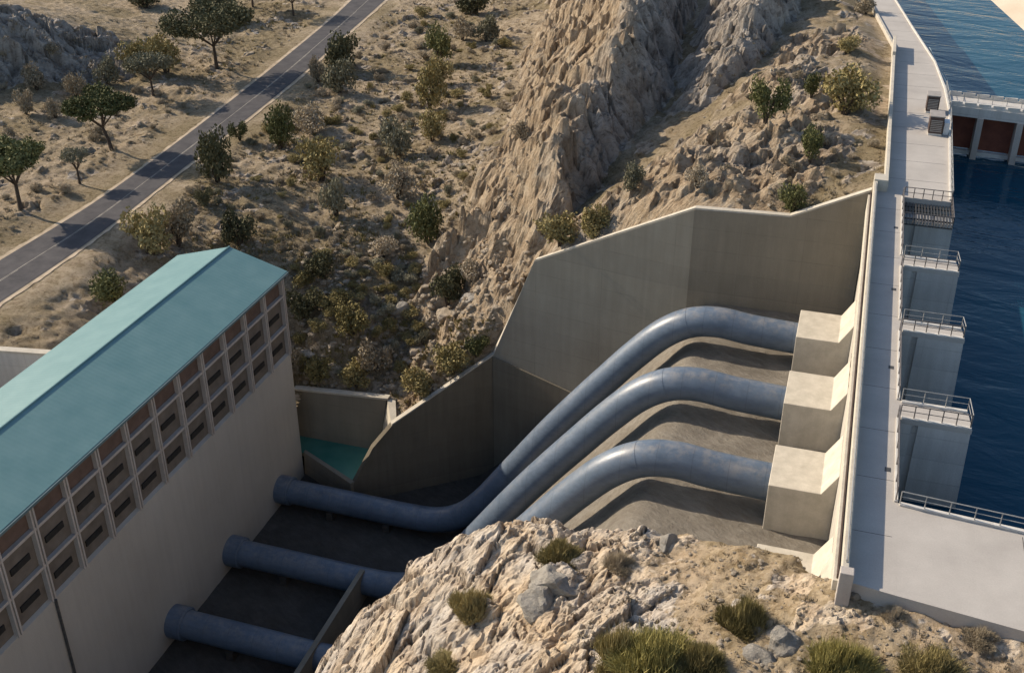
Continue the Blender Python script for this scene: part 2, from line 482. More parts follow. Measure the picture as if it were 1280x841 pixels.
# ================================================================== hillside heightfield
cp_ = []
def P(x, y, z): p = un(x, y, z); cp_.append(p)
for q in [(0, 0, -20), (120, -10, -20), (250, 0, -21.5), (340, 0, -21.8), (437, 0, -22), (480, 0, -22), (0, 320, -22), (0, 380, -22), (118, 300, -22),
          (211, 186, -22), (228, 214, -22), (303, 112, -22), (364, 107, -22), (60, 210, -21.6), (0, 200, -21.3), (90, 140, -21), (200, 110, -21.5),
          (0, 112, -20.5), (130, 95, -20.5), (60, 108, -20.5), (0, 15, -9), (55, 20, -12), (110, 48, -16), (-60, 20, -8), (180, 30, -20.5), (60, -50, -19),
          (-100, 200, -21), (-100, 420, -22), (-150, 0, -12), (0, 430, -23), (60, 430, -23.5), (120, 350, -23), (230, 290, -23.6), (350, 320, -26), (300, 240, -22.8),
          (400, 400, -30.8), (430, 465, -36.6), (485, 480, -37.5), (375, 478, -38.5), (500, 430, -34.5), (450, 400, -31), (560, 430, -33), (600, 400, -29.5), (520, 480, -37),
          (560, 350, -28.5), (480, 300, -26), (420, 330, -27.3), (600, 305, -24.5), (640, 325, -21.5), (500, 200, -23.5), (560, 120, -22.5), (620, 50, -22),
          (600, 0, -22), (450, 100, -22.3), (400, 200, -23), 
          # spur
          (780, 252, -7.2), (830, 207, -4.2), (880, 162, -1.8), (960, 95, -.4), (1040, 20, -.6), (1085, -30, -.8), (740, 285, -10.5),
          (1040, 100, .2), (1095, 20, -.6), (1108, 120, -.5), (1100, 200, -.6), (1088, 235, -.5), (1040, 180, -.6), (985, 225, -2), (930, 215, -2.6), (870, 225, -3),
          (800, 262, -6.0)]:
    P(*q)
def PR(x, y, R_):
    r = ray(x, y); t = R_ / math.hypot(r.x, r.y); cp_.append((r.x * t, r.y * t, CH + r.z * t))
for q in [(800, 222, 145), (838, 188, 151), (890, 136, 161), (968, 70, 177), (1010, 25, 190), (1062, -14, 205)]: PR(*q)
for x, y, R_, z in [(588, 150, 190, -22), (626, 60, 230, -22), (660, -20, 290, -22), (720, 0, 230, -20), (780, 0, 240, -15), (860, 0, 220, -9), (575, 225, 168, -22.3), (560, 180, 190, -22.4), (1000, -60, 240, -6), (900, -60, 280, -10),
                    (560, 260, 158, -23.5), (610, 255, 150, -22.3), (645, 283, 141, -19.5), (700, 240, 147, -17), (760, 200, 155, -12)]:
    r = ray(x, y); t = R_ / math.hypot(r.x, r.y); cp_.append((r.x * t, r.y * t, z))
def wp(p, dz=-.45): cp_.append((p.x, p.y + .3, p.z + dz))
wp(Apt); wp(Bpt); wp(Cpt); wp(Cpt.lerp(Dpt, .5)); wp(Dpt); wp(Dpt.lerp(Ept, .5)); wp(Ept); wp(Ept.lerp(Fpt, .5)); wp(Fpt)
wp(Bpt.lerp(Cpt, .5))
cp_ += [(-54.6, 118.6, -37.9), (-61, 118.6, -38.2), (-68, 118.8, -38.6), (-84, 118, -30), (-70, 126, -33)]
T = TPS(cp_)

# road centreline and edges on the valley floor
RL = [(-240, 478), (-70, 365), (0, 322), (118, 250), (211, 183), (303, 112), (403, 31), (437, 0), (500, -60)]
RR = [(-240, 548), (-70, 428), (0, 381), (118, 300), (228, 214), (364, 107), (430, 48), (480, 4), (545, -56)]
rl = catmull([un(x, y, ROADZ) for x, y in RL], 24); rr_ = [un(x, y, ROADZ) for x, y in RR]; rr_ = catmull(rr_, 24)
rc = [(a + b) / 2 for a, b in zip(rl, rr_)]
rch = [((a - b).length) / 2 for a, b in zip(rl, rr_)]
RC = np.array([(p.x, p.y) for p in rc])

GX, GY = np.meshgrid(np.arange(-218, 9.01, .4), np.arange(86, 345, .4))
Zg = T(GX, GY)
# two rock ridges rise from the slope: crest polylines, steep flanks
def PRv(x, y, R_):
    r = ray(x, y); t = R_ / math.hypot(r.x, r.y); return Vector((r.x * t, r.y * t, CH + r.z * t))
def AR(a_, r_, z_): return Vector((cu * a_ - su * r_, su * a_ + cu * r_, z_))
ridgeA = [PRv(722, 285, 134), PRv(715, 255, 138), PRv(714, 200, 144), PRv(716, 150, 150), PRv(745, 95, 160), PRv(790, 40, 172), AR(25, 209, 4), AR(36, 290, 5)]
ridgeB = [PRv(905, 88, 168), PRv(925, 45, 176), PRv(950, 5, 188), PRv(985, -60, 215)]
def ridge_field(pts, sl, sr):
    best = np.full(GX.shape, 1e9); zz = np.zeros(GX.shape); sg = np.zeros(GX.shape)
    for p, q_ in zip(pts[:-1], pts[1:]):
        bx, by = q_.x - p.x, q_.y - p.y; L2 = bx * bx + by * by
        t = np.clip(((GX - p.x) * bx + (GY - p.y) * by) / L2, 0, 1)
        dx_, dy_ = GX - p.x - t * bx, GY - p.y - t * by; d_ = np.hypot(dx_, dy_); m_ = d_ < best
        best = np.where(m_, d_, best); zz = np.where(m_, p.z + t * (q_.z - p.z), zz); sg = np.where(m_, np.sign(bx * dy_ - by * dx_), sg)
    side_ = best * sg
    k_ = sr + (sl - sr) * smooth(-1.5, 1.5, side_)
    return zz - k_ * np.sqrt(best * best + .6) + .5, side_
LA = GX * cu + GY * su; LR = -GX * su + GY * cu
wob = 2.4 * fbm(LA / 16, LR / 13, 3)
gx_s, gy_s = GX, GY
GX = gx_s + .8 * wob; GY = gy_s + .5 * wob
zA, sA = ridge_field(ridgeA, 1.05, 1.75)
zB, sB = ridge_field(ridgeB, 1.0, 1.2)
GX, GY = gx_s, gy_s
def smax(a_, b_, k_): 
    h_ = np.clip(.5 + .5 * (a_ - b_) / k_, 0, 1); return b_ * (1 - h_) + a_ * h_ + k_ * h_ * (1 - h_) * .5
Z0 = smax(np.maximum(zA, zB), Zg, 1.2)
over = np.maximum(zA, zB) - Zg
# distance to the road
dr = np.full(GX.shape, 1e9)
for a, b in zip(RC[:-1], RC[1:]):
    ab = b - a; t = np.clip(((GX - a[0]) * ab[0] + (GY - a[1]) * ab[1]) / (ab @ ab), 0, 1)
    dr = np.minimum(dr, np.hypot(GX - a[0] - t * ab[0], GY - a[1] - t * ab[1]))
offroad = smooth(6.2, 11, dr)
# steepness-driven rock mask
gy, gx = np.gradient(Z0, .4)
slope = np.hypot(gx, gy)
def zone(px, r0, r1):
    m = np.zeros(GX.shape)
    for x, y, z in px:
        q = un(x, y, z); m = np.maximum(m, 1 - smooth(r0, r1, np.hypot(GX - q[0], GY - q[1])))
    return m
cliffm = smooth(-1.5, 1.2, over)
leftrock = zone([(0, 60, -15), (60, 60, -16), (110, 70, -18), (-60, 50, -12)], 8, 13)
spurm = zone([(880, 190, -1.5), (940, 140, 0), (1000, 90, 1), (1050, 40, 1.5), (830, 225, -4), (790, 262, -7), (740, 290, -10), (700, 300, -14), (650, 340, -18), (630, 390, -23), (600, 420, -29), (1000, 180, -1), (1050, 120, 0), (960, 230, -3), (900, 240, -3.5), (560, 470, -34), (520, 500, -37), (765, 262, -9), (800, 238, -6), (850, 195, -3.5), (905, 145, -1.5), (965, 92, -.4), (930, 180, -1.5), (1020, 60, -.2)], 4.5, 8)
midm = zone([(640, 280, -19), (620, 330, -21), (500, 490, -37), (530, 450, -35)], 3, 7)
n_big = fbm(GX / 22, GY / 22, 3)
rock = np.clip(np.maximum.reduce([cliffm, leftrock, spurm * 1.1, midm * .8]) + .25 * fbm(GX / 6, GY / 6, 3) * (cliffm + spurm > .05), 0, 1)
rock = np.clip(rock + .6 * smooth(.2, .5, fbm(GX / 5 + 40, GY / 5, 3)) * offroad * (GX > -150), 0, 1)
# fluted cliff relief: flutes run down the fall line, with creases and broken blocks
warp = fbm(GX / 9, GY / 9, 3) * 2.0
fa = LA + warp; fr_ = LR + .35 * LA + 1.2 * warp
bil = np.abs(gnoise(fa / 15, fr_ / 4.6)) * 2 + .6 * np.abs(gnoise(fa / 8 + 5, fr_ / 2.1)) * 2 + .34 * np.abs(gnoise(fa / 4 + 9, fr_ / 1.15 + 3)) * 2
block_d1, block_d2, block_v = worley(fa / 6.5, fr_ / 2.6)
crack = 1 - smooth(.0, .18, block_d2 - block_d1)
c1, c2, c3 = worley(fa / 2.6 + 7, fr_ / 1.2)
b2d1, b2d2, b2v = worley(GX / 1.9 + .3 * warp, GY / 1.9)
crack2 = 1 - smooth(0, .2, b2d2 - b2d1)
fw = .5 * fbm(GX / 2.5, GY / 2.5, 2)
f1, k1 = facet((fa + fw) / 7.5, (fr_ + fw) / 3.4, .75); f2, k2 = facet((fa + fw) / 3.2 + 5, (fr_ + fw) / 1.7, .7); f3, k3 = facet(fa / 1.5 + 11, fr_ / .95, .6)
Zc = 1.5 * (bil - .8) + 2.1 * f1 + .95 * f2 + .36 * f3 - .6 * k1 - .4 * k2 - .15 * k3 + .16 * fbm(GX / 1.1, GY / 1.1, 3)
crack = np.maximum(k1, .7 * k2)
g1_, q1 = facet((GX + warp) / 3.2, (GY + warp) / 2.2 + 3, .7); g2_, q2 = facet(GX / 1.25 + fw, GY / 1.25, .6)
crack2 = np.maximum(.8 * q1, .6 * q2)
Zr = 1.15 * g1_ + .5 * g2_ - .3 * q1 - .12 * q2 + .35 * fbm(GX / 2.6, GY / 2.6, 4) + .35 * (bil - .8)
Zs = .45 * fbm(GX / 8, GY / 8, 4) + .10 * fbm(GX / 1.3, GY / 1.3, 3)
cm = np.maximum(cliffm, leftrock)
Z = Z0 + rock * (Zr * (1 - cm) + Zc * cm) + Zs
Z += (1 - rock) * offroad * (.22 * np.maximum(0, ridged(GX / 2.6, GY / 2.6, 2) - .3) + .12 * fbm(GX / .9, GY / .9, 2))
Z = ROADZ - .12 + (Z - ROADZ + .12) * offroad
# keep just under the coping along the wing wall and along the crest parapet
def segd(X, Y, pts):
    d = np.full(X.shape, 1e9)
    for a, b in zip(pts[:-1], pts[1:]):
        ax, ay = a[0], a[1]; bx, by = b[0] - ax, b[1] - ay
        t = np.clip(((X - ax) * bx + (Y - ay) * by) / (bx * bx + by * by), 0, 1)
        d = np.minimum(d, np.hypot(X - ax - t * bx, Y - ay - t * by))
    return d
wl = [Apt, Bpt, Cpt, Dpt, Ept, Fpt, Vector((-54.8, 118, 0)), Vector((-68, 118, 0))]
cr = [Vector((3.4, 117, 0)), Vector((4.5, 122, 0)), Vector((4.7, 177.5, 0)), Vector((0, 209, 0)), Vector((-14, 300, 0))]
edge = np.minimum(segd(GX, GY, wl), segd(GX, GY, cr))
e = smooth(.8, 4.5, edge)
Z = np.where(edge < 4.5, (Z0 + .0) * (1 - e) + Z * e, Z)

dw = np.full(GX.shape, 1e9); tz = np.zeros(GX.shape)
wl3 = [Apt, Bpt, Cpt, Dpt, Ept, Fpt, Vector((-54.8, 118, -37.8)), Vector((-68, 118, -38.8))]
for a_, b_ in zip(wl3[:-1], wl3[1:]):
    bx, by = b_.x - a_.x, b_.y - a_.y
    t = np.clip(((GX - a_.x) * bx + (GY - a_.y) * by) / (bx * bx + by * by), 0, 1)
    dd_ = np.hypot(GX - a_.x - t * bx, GY - a_.y - t * by); m_ = dd_ < dw
    dw = np.where(m_, dd_, dw); tz = np.where(m_, a_.z + t * (b_.z - a_.z), tz)
bl = 1 - smooth(.9, 3.2, dw)
Z = Z * (1 - bl) + (tz - .35 + .25 * fbm(GX / 1.5, GY / 1.5, 2)) * bl
dcr = segd(GX, GY, cr); Z = np.where(dcr < 9, np.minimum(Z, -.35 + np.maximum(dcr - 1.2, 0) * .35), Z)
warm = np.clip(.5 + .4 * spurm + .5 * fbm(GX / 14, GY / 14, 3) + .75 * smooth(1.0, 7, sA) * (zA > zB) * cliffm - .5 * cliffm * smooth(0, -3, sA), 0, 1)
warm = warm * (1 - leftrock)
crk = np.clip(np.maximum(crack * .8, crack2 * .6), 0, 1)
pit = [(3.4, 20), (3.4, 117.3)] + [(p.x, p.y + .35) for p in (Bpt, Cpt, Dpt, Ept, Fpt)] + [(-54.6, 118.5), (-68, 118.5), (-66.3, 113.6), (-81, 113.6), (-81, 93.4), (-112, 90), (-112, 20)]
cx = (GX[:-1, :-1] + GX[1:, 1:]) / 2; cy = (GY[:-1, :-1] + GY[1:, 1:]) / 2
crest_poly = [(3.3, 20), (3.6, 118), (4.7, 122), (4.9, 177.5), (.2, 209), (-13.7, 300), (-20, 360), (60, 360), (60, 20)]
keep = ~inpoly(cx, cy, pit) & ~inpoly(cx, cy, crest_poly)
hill = grid_mesh('hillside', GX, GY, Z, keep, M['terr'], {'rock': rock, 'warm': warm, 'crack': crk})
tag(hill, kind='structure')
def hz(x, y, G=(GX, GY, Z)):
    X, Y, Zg = G; s = X[0, 1] - X[0, 0]
    fx = (x - X[0, 0]) / s; fy = (y - Y[0, 0]) / s
    i = int(min(max(fx, 0), X.shape[1] - 2)); j = int(min(max(fy, 0), X.shape[0] - 2)); a = fx - i; b = fy - j
    return float(Zg[j, i] * (1 - a) * (1 - b) + Zg[j, i + 1] * a * (1 - b) + Zg[j + 1, i] * (1 - a) * b + Zg[j + 1, i + 1] * a * b)
def onland(p, m=.9):
    x = np.array([[p.x]]); y = np.array([[p.y - m]])
    return not inpoly(x, y, pit)[0, 0] and not inpoly(x, np.array([[p.y]]), pit)[0, 0] and not inpoly(np.array([[p.x + m]]), np.array([[p.y]]), pit)[0, 0]
def hit(px, py, G=None):
    G = G or (GX, GY, Z); r = ray(px, py); t = 40.0
    while t < 480:
        x, y, z = r.x * t, r.y * t, CH + r.z * t
        if G[0][0, 0] < x < G[0][0, -1] and G[1][0, 0] < y < G[1][-1, 0] and z < hz(x, y, G):
            return Vector((x, y, hz(x, y, G)))
        t += .15
    return None

# far ground sheet to the horizon, on the valley side
bm = bmesh.new()
for x0, x1, y0, y1 in ((-2500, -216, -1500, 3000), (-216, -14, 343, 3000)):
    bm.faces.new([bm.verts.new(p) for p in ((x0, y0, -22.6), (x1, y0, -22.6), (x1, y1, -22.6), (x0, y1, -22.6))])
bm.faces.new([bm.verts.new(p) for p in ((-216, -1500, -22.6), (-112, -1500, -22.6), (-112, 87, -22.6), (-216, 87, -22.6))])
fg = obj('valley_ground', bm, M['verge']); tag(fg, kind='structure')

# road
def strip(pl, pr, off0, off1, z, name, mat, sel=None):
    """ribbon between fractions off0..off1 across the road"""
    bm = bmesh.new(); prev = None
    for i, (a, b) in enumerate(zip(pl, pr)):
        j0 = random.uniform(-.022, .012) if 'verge' in name else 0; j1 = random.uniform(-.012, .022) if 'verge' in name else 0
        p = a.lerp(b, off0 + j0); q = a.lerp(b, off1 + j1)
        v = (bm.verts.new((p.x, p.y, z)), bm.verts.new((q.x, q.y, z)))
        if prev and (sel is None or sel(i)): bm.faces.new([prev[0], prev[1], v[1], v[0]])
        prev = v
    bmesh.ops.delete(bm, geom=[v for v in bm.verts if not v.link_faces], context='VERTS')
    return obj(name, bm, mat)
bm = bmesh.new()
rd = strip(rl, rr_, .06, .94, ROADZ, 'road', M['asphalt']); tag(rd, kind='structure')
vg = strip(rl, rr_, -.02, 1.02, ROADZ - .05, 'road_verge', M['verge']); tag(vg, kind='structure')
for nm, a, b, sel in (('road_marking', .492, .508, None), ('road_marking', .515, .528, lambda i: (i // 9) % 3)):
    tag(strip(rl, rr_, a, b, ROADZ + .01, nm, M['paint'], sel), kind='structure')

# ================================================================== pit floor
px_, py_ = np.meshgrid(np.arange(-72, 4.2, .6), np.arange(20, 136, .6))
pz = floorz(px_)
sm = pz.copy()
for _ in range(3):
    sm[:, 1:-1] = (sm[:, :-2] + sm[:, 1:-1] + sm[:, 2:]) / 3
onslope = smooth(-44, -38, px_)
pz = sm + (.12 * fbm(px_ / 4, py_ / 4, 4) + .05 * ridged(px_ / 3, py_ / 1.2, 2)) * onslope + .05 * fbm(px_ / 2, py_ / 2, 3)
pcx = (px_[:-1, :-1] + px_[1:, 1:]) / 2; pcy = (py_[:-1, :-1] + py_[1:, 1:]) / 2
pitpoly = [(3.6, 20), (3.6, 117.5), (-15.5, 117.4), (-30, 123.6), (-33, 125), (-52, 119), (-52, 120), (-67, 120), (-67, 20)]
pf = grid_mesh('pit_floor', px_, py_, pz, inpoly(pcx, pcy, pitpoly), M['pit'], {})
tag(pf, kind='structure')
bm = bmesh.new(); box(bm, -115, -81.5, 20, 92.6, -36, -35)
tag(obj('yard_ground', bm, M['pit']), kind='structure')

# ================================================================== reservoir water, far bank
bm = bmesh.new()
bm.faces.new([bm.verts.new(p) for p in ((5, 0, -7), (400, 0, -7), (400, 900, -7), (-60, 900, -7), (-12.6, 300, -7), (1.5, 209, -7), (5, 177, -7))])
tag(obj('reservoir_water', bm, M['water']), kind='structure')
b0 = Vector(un(1238, 0, -7)); b1 = Vector(un(1284, 42, -7)); d = (b1 - b0); d.z = 0; d.normalize(); nrm = Vector((-d.y, d.x, 0))
if nrm.x < 0: nrm = -nrm
bm = bmesh.new()
s0 = b0 - d * 300; s1 = b1 + d * 90
pr_ = [(-3, -2), (0, 0), (12, 5.5), (40, 6), (400, 9)]
ra = [bm.verts.new(s0 + nrm * a + Vector((0, 0, h))) for a, h in pr_]; rb = [bm.verts.new(s1 + nrm * a + Vector((0, 0, h))) for a, h in pr_]
for i in range(4): bm.faces.new([ra[i], ra[i + 1], rb[i + 1], rb[i]])
M['bank'] = plain('sandy_bank', (.5, .42, .32), (.62, .53, .42), .12, .95, .2, 0, .1)
tag(obj('reservoir_bank', bm, M['bank']), kind='structure')

# ================================================================== dam
dam = empty('dam', (5, 80, 0)); tag(dam, 'pale concrete dam with walkway crest, stepped buttresses and intake piers beside dark blue reservoir', 'dam')
bm = bmesh.new()
# crest slab (polygon in plan, vertical joints meet end to end)
prism(bm, [(3.8, 54.0), (6.6, 53.6), (6.6, 117.0), (6.6, 119.6), (3.8, 119.6)], -1.4, 0)
prism(bm, [(6.602, 53.6), (13.8, 52.7), (60, 47), (60, 58.2), (14.2, 62.1), (6.602, 62.7)], -1.4, 0)
for y0, y1 in ((72.9, 75.5), (86.5, 88.5), (99.3, 101.7)):
    prism(bm, [(6.602, y0), (11.55, y0 + .0), (11.35, y1), (6.602, y1)], -.35, 0)
prism(bm, [(6.602, 116.7), (11.3, 116.7), (12.0, 148), (11.7, 158), (10.6, 171), (7.6, 190), (4.6, 210), (-9, 300), (-13.5, 300), (.2, 209), (4.9, 177.5), (4.9, 119.602), (6.602, 119.602)], -1.4, 0)
obj('crest_deck', bm, M['deck'], dam)
bm = bmesh.new()
box(bm, 3.4, 6.59, 53.9, 119.5, -19, -1.402)
prism(bm, [(4.5, 119.6), (11.2, 116.9), (11.9, 148), (10.5, 171), (4.5, 209), (-9.1, 300), (-13.9, 300), (-.2, 209), (4.5, 177.5)], -12, -1.402)
prism(bm, [(6.7, 53.8), (13.8, 52.9), (59.9, 47.2), (59.9, 58.0), (14.2, 61.9), (6.7, 62.5)], -12, -1.402)
obj('dam_wall', bm, M['conc'], dam)
def joint(*a_):
    bm = bmesh.new(); box(bm, *a_); obj('expansion_joint', bm, M['grate'], dam)
for y in range(59, 117, 6): joint(3.9, 6.3, y, y + .04, .002, .006)
for y in range(122, 205, 6): joint(5.0 if y < 177 else 5.0 - (y - 177) * .14, 11.0 if y < 160 else 11 - (y - 160) * .125, y, y + .05, .002, .006)
for x in (14, 22, 30, 38): joint(x, x + .04, 53.2 - (x - 14) * .12, 61.4 - (x - 14) * .08, .002, .006)
for y in (66, 80, 94, 108):
    bm = bmesh.new(); box(bm, 5.7, 6.1, y, y + .5, .002, .012); obj('drain_cover', bm, M['grate'], dam)
# crest ledge outside the parapet
bm = bmesh.new(); box(bm, 3.02, 3.398, 54.2, 117.2, -2.2, -.25); obj('ledge', bm, M['coping'], dam, bev=.04)
# parapets
bm = bmesh.new(); box(bm, 3.4, 3.798, 53.9, 117.6, -1.4, 1.12); obj('parapet', bm, M['coping'], dam, bev=.04)
bm = bmesh.new(); prism(bm, [(3.4, 117.61), (4.85, 117.61), (4.85, 121.8), (4.45, 121.8), (4.45, 119.5), (3.4, 119.5)], -3, 1.3); obj('parapet_return', bm, M['coping'], dam, bev=.04)
bm = bmesh.new(); box(bm, 4.5, 4.898, 121.81, 169.0, -1.4, 1.12); obj('parapet', bm, M['coping'], dam, bev=.04)
bm = bmesh.new(); box(bm, 4.45, 4.91, 169.01, 178.3, -1.4, 1.62); obj('parapet', bm, M['coping'], dam, bev=.04)
bm = bmesh.new(); prism(bm, [(4.5, 178.31), (4.895, 178.31), (.2, 209), (-13.5, 300), (-13.9, 300), (-.2, 209)], -1.4, .3); obj('kerb', bm, M['coping'], dam, bev=.03)
bm = bmesh.new(); box(bm, 3.3, 4.1, 53.2, 53.89, -2.5, 1.2); obj('end_post', bm, M['frame'], dam, bev=.05)
# low handrail on the near parapet (pale panels between clamps)
railing([(3.62, 54.4, 1.12), (3.62, 80, 1.12), (3.62, 116.8, 1.12)], dam, 1.2, .12, .06, 'palerail', 'handrail', ())
bm = bmesh.new(); box(bm, 3.22, 3.30, 54.4, 117, -.25, .1); obj('cable_tray', bm, M['gen'], dam)

# buttresses (near face vertical, flat step then a steep ramp)
for i, y0 in enumerate((63.4, 77.3, 90.3, 103.3)):
    bm = bmesh.new()
    prism_xz(bm, [(-2.0, -18.5), (3.395, -18.5), (3.395, -8.9), (2.2, -11.0), (-2.0, -11.0)], y0, y0 + (6.1 if i else 6.2))
    obj('buttress', bm, M['coping'], dam, bev=.06)
bm = bmesh.new(); prism_xz(bm, [(-1.0, -19), (3.38, -19), (3.38, -.8), (.4, -11.5)], 55.0, 59.2); obj('buttress', bm, M['coping'], dam, bev=.05)

# intake piers in the reservoir bays
for y0, y1 in ((72.9, 75.5), (86.5, 88.5), (99.3, 101.7), (112.3, 114.7)):
    bm = bmesh.new()
    zt = -.352 if y0 < 110 else -.72
    n = [(6.61, y0 + .02), (7.5, y0 + .02), (7.5, y0 + .28), (7.95, y0 + .28), (7.95, y0 + .02), (11.5, y0 + .02), (11.3, y1 - .02), (6.61, y1 - .02)]
    vb = [bm.verts.new((x + (.35 if x > 9 else 0), y, -13)) for x, y in n]; vt = [bm.verts.new((x, y, zt)) for x, y in n]
    bm.faces.new(vb[::-1]); bm.faces.new(vt)
    for i in range(len(n)): bm.faces.new([vb[i], vb[(i + 1) % len(n)], vt[(i + 1) % len(n)], vt[i]])
    obj('intake_pier', bm, M['pier'], dam)
# grated platform over the far bay
bm = bmesh.new()
for i in range(16): box(bm, 6.65 + i * .3, 6.73 + i * .3, 110.9, 116.65, -.58, -.48)
for y in (111, 112.6, 114.2, 115.8): box(bm, 6.65, 11.35, y, y + .12, -.7, -.585)
obj('grating', bm, M['grate'], dam)
# kerbs round the openings
bm = bmesh.new()
for y0, y1 in ((62.7, 72.9), (75.5, 86.5), (88.5, 99.3), (101.7, 116.7)):
    box(bm, 6.35, 6.598, y0 + .0, y1 - .0, .003, .14)
for y in (72.92, 86.52, 99.32):
    box(bm, 6.7, 11.5, y, y + .32, .003, .14)
for y, yy in ((75.16, 75.48), (88.16, 88.48), (101.36, 101.68)):
    box(bm, 6.7, 11.3, y, yy, .003, .12)
obj('opening_kerb', bm, M['kerb'], dam, bev=.02)
bm = bmesh.new(); prism(bm, [(6.7, 62.35), (14.2, 61.75), (59.8, 57.9), (59.8, 58.15), (14.2, 62.05), (6.7, 62.65)], .003, .16); obj('opening_kerb', bm, M['kerb'], dam, bev=.02)
for y0, y1 in ((62.8, 72.9), (75.6, 86.4), (88.6, 99.2), (101.8, 116.6)):
    railing([(6.45, y0, .1), (6.45, y1, .1)], dam, 1.9, 1.05, .045)
for y in (73.05, 86.65, 99.45):
    railing([(6.6, y, .1), (11.4, y, .1)], dam, 1.0, 1.05, .045)
for ya, yb in ((75.35, 73.1), (88.35, 86.7), (101.55, 99.5)):
    railing([(6.7, ya, .1), (11.3, ya, .1), (11.45, yb, .1)], dam, 1.6, 1.05, .035, 'palerail')
railing([(6.6, 116.8, 0), (11.3, 116.8, 0)], dam, .9, 1.1, .05)
railing([(6.65, 111.1, -.5), (11.35, 111.1, -.5), (11.35, 116.6, -.5)], dam, 1.0, 1.1, .045)
railing([(6.7, 62.45, .15), (14.2, 61.85, .15), (59, 58.0, .15)], dam, 1.6, .95, .04, 'palerail')
railing([(11.35, 117.2, 0), (11.95, 148, 0), (11.65, 158, 0)], dam, 2.4, 1.1, .04, 'palerail')
bm = bmesh.new(); prism(bm, [(11.1, 117.0), (11.298, 117.0), (11.998, 148), (11.69, 158), (10.58, 171), (7.58, 190), (4.58, 210), (4.38, 210), (7.38, 190), (10.38, 171), (11.45, 158), (11.78, 148)], .003, .22)
obj('edge_kerb', bm, M['kerb'], dam)
# sloped mesh guard below the crest edge, by the gate bridge
bm = bmesh.new()
tube(bm, [(9.9, 180, -.2), (10.9, 170.5, -.2), (12.2, 158.2, -.2)], .07, 5); tube(bm, [(10.2, 181, -1.2), (12.2, 170, -1.6), (13.6, 158.4, -1.8)], .07, 5)
for i in range(22):
    t = i / 21
    a = Vector((9.9, 180, -.2)).lerp(Vector((12.2, 158.2, -.2)), t); a.x += .35 * math.sin(PI * t) * .0
    b = Vector((10.2, 181, -1.2)).lerp(Vector((13.6, 158.4, -1.8)), t)
    tube(bm, [a, b], .06, 4)
obj('guard_screen', bm, M['mesh'], dam)

# ---- two equipment cabinets on the crest
def generator(loc, sz, label, extra):
    X0, Y0 = loc; sx, sy, szh = sz
    g = empty('generator_cabinet', (X0, Y0, 0)); tag(g, label, 'equipment cabinet', 'cabinets on the dam crest')
    bm = bmesh.new(); box(bm, X0 - sx / 2, X0 + sx / 2, Y0 - sy / 2, Y0 + sy / 2, .25, szh - .13)
    obj('housing', bm, M['gen'], g, bev=.05)
    bm = bmesh.new(); box(bm, X0 - sx / 2 - .06, X0 + sx / 2 + .06, Y0 - sy / 2 - .06, Y0 + sy / 2 + .06, szh - .128, szh); obj('lid', bm, M['gentop'], g, bev=.03)
    bm = bmesh.new(); box(bm, X0 - sx / 2 + .05, X0 + sx / 2 - .05, Y0 - sy / 2 + .05, Y0 + sy / 2 - .05, .004, .248); obj('base', bm, M['kerb'], g)
    bm = bmesh.new()
    for i in range(7):
        z = .5 + i * (szh - .9) / 7
        box(bm, X0 - sx / 2 + .15, X0 + sx / 2 - .15, Y0 - sy / 2 - .05, Y0 - sy / 2 - .003, z, z + .1)
    obj('louvre', bm, M['gentop'], g)
    if extra:
        bm = bmesh.new(); box(bm, X0 + sx / 2 + .1, X0 + sx / 2 + .75, Y0 - .6, Y0 + 1.0, .004, 1.5); obj('side_tank', bm, M['white'], g, bev=.04)
generator((9.7, 147.5), (1.5, 2.0, 2.3), 'farther brown louvred cabinet on the dam crest, without a white box beside it', False)
generator((9.95, 139.0), (1.6, 2.4, 2.4), 'nearer brown cabinet on the dam crest, with a white box at its side', True)

# ---- gate bridge over the reservoir
br = empty('gate_bridge', (20, 154, 0)); tag(br, 'pale concrete gate bridge over the reservoir with rust red gates between its columns', 'bridge')
bm = bmesh.new(); prism(bm, [(11.9, 151.6), (62, 145.2), (62, 149.6), (11.9, 156.4)], -1.5, -.25); obj('bridge_deck', bm, M['pier'], br)
for off in (0, 4.3):
    bm = bmesh.new(); yy = lambda x: 151.9 + off - (x - 11.9) * .128
    prism(bm, [(12.0, yy(12) - .14), (60.5, yy(60.5) - .14), (60.5, yy(60.5) + .14), (12.0, yy(12) + .14)], -.248, .02)
    for i in range(28):
        x = 12.1 + i * 1.72
        box(bm, x, x + 1.5, yy(x + .75) - .13, yy(x + .75) + .13, .0, .32)
    obj('bridge_parapet', bm, M['kerb'], br)
railing([(12.1, 154.2, -.25), (61, 147.6, -.25)], br, 1.75, 1.1, .04, 'palerail')
for i in range(9):
    x = 15.7 + i * 4.75; y = 151.5 - (x - 11.9) * .128
    bm = bmesh.new(); prism(bm, [(x, y), (x + .75, y - .1), (x + .75, y + 4.2), (x, y + 4.3)], -12, -1.502); obj('bridge_column', bm, M['frame'], br, bev=.04)
    bm = bmesh.new(); x0 = x - 3.95
    prism(bm, [(x0, y + 1.9 + .45), (x - .05, y + 1.9), (x - .05, y + 2.1), (x0, y + 2.1 + .45)], -6.2, -1.504); obj('sluice_gate', bm, M['gate'], br)
    bm = bmesh.new(); prism(bm, [(x0, y + 1.0 + .45), (x - .05, y + 1.0), (x - .05, y + 1.7), (x0, y + 1.7 + .45)], -6.75, -6.25); obj('cross_beam', bm, M['pier'], br)

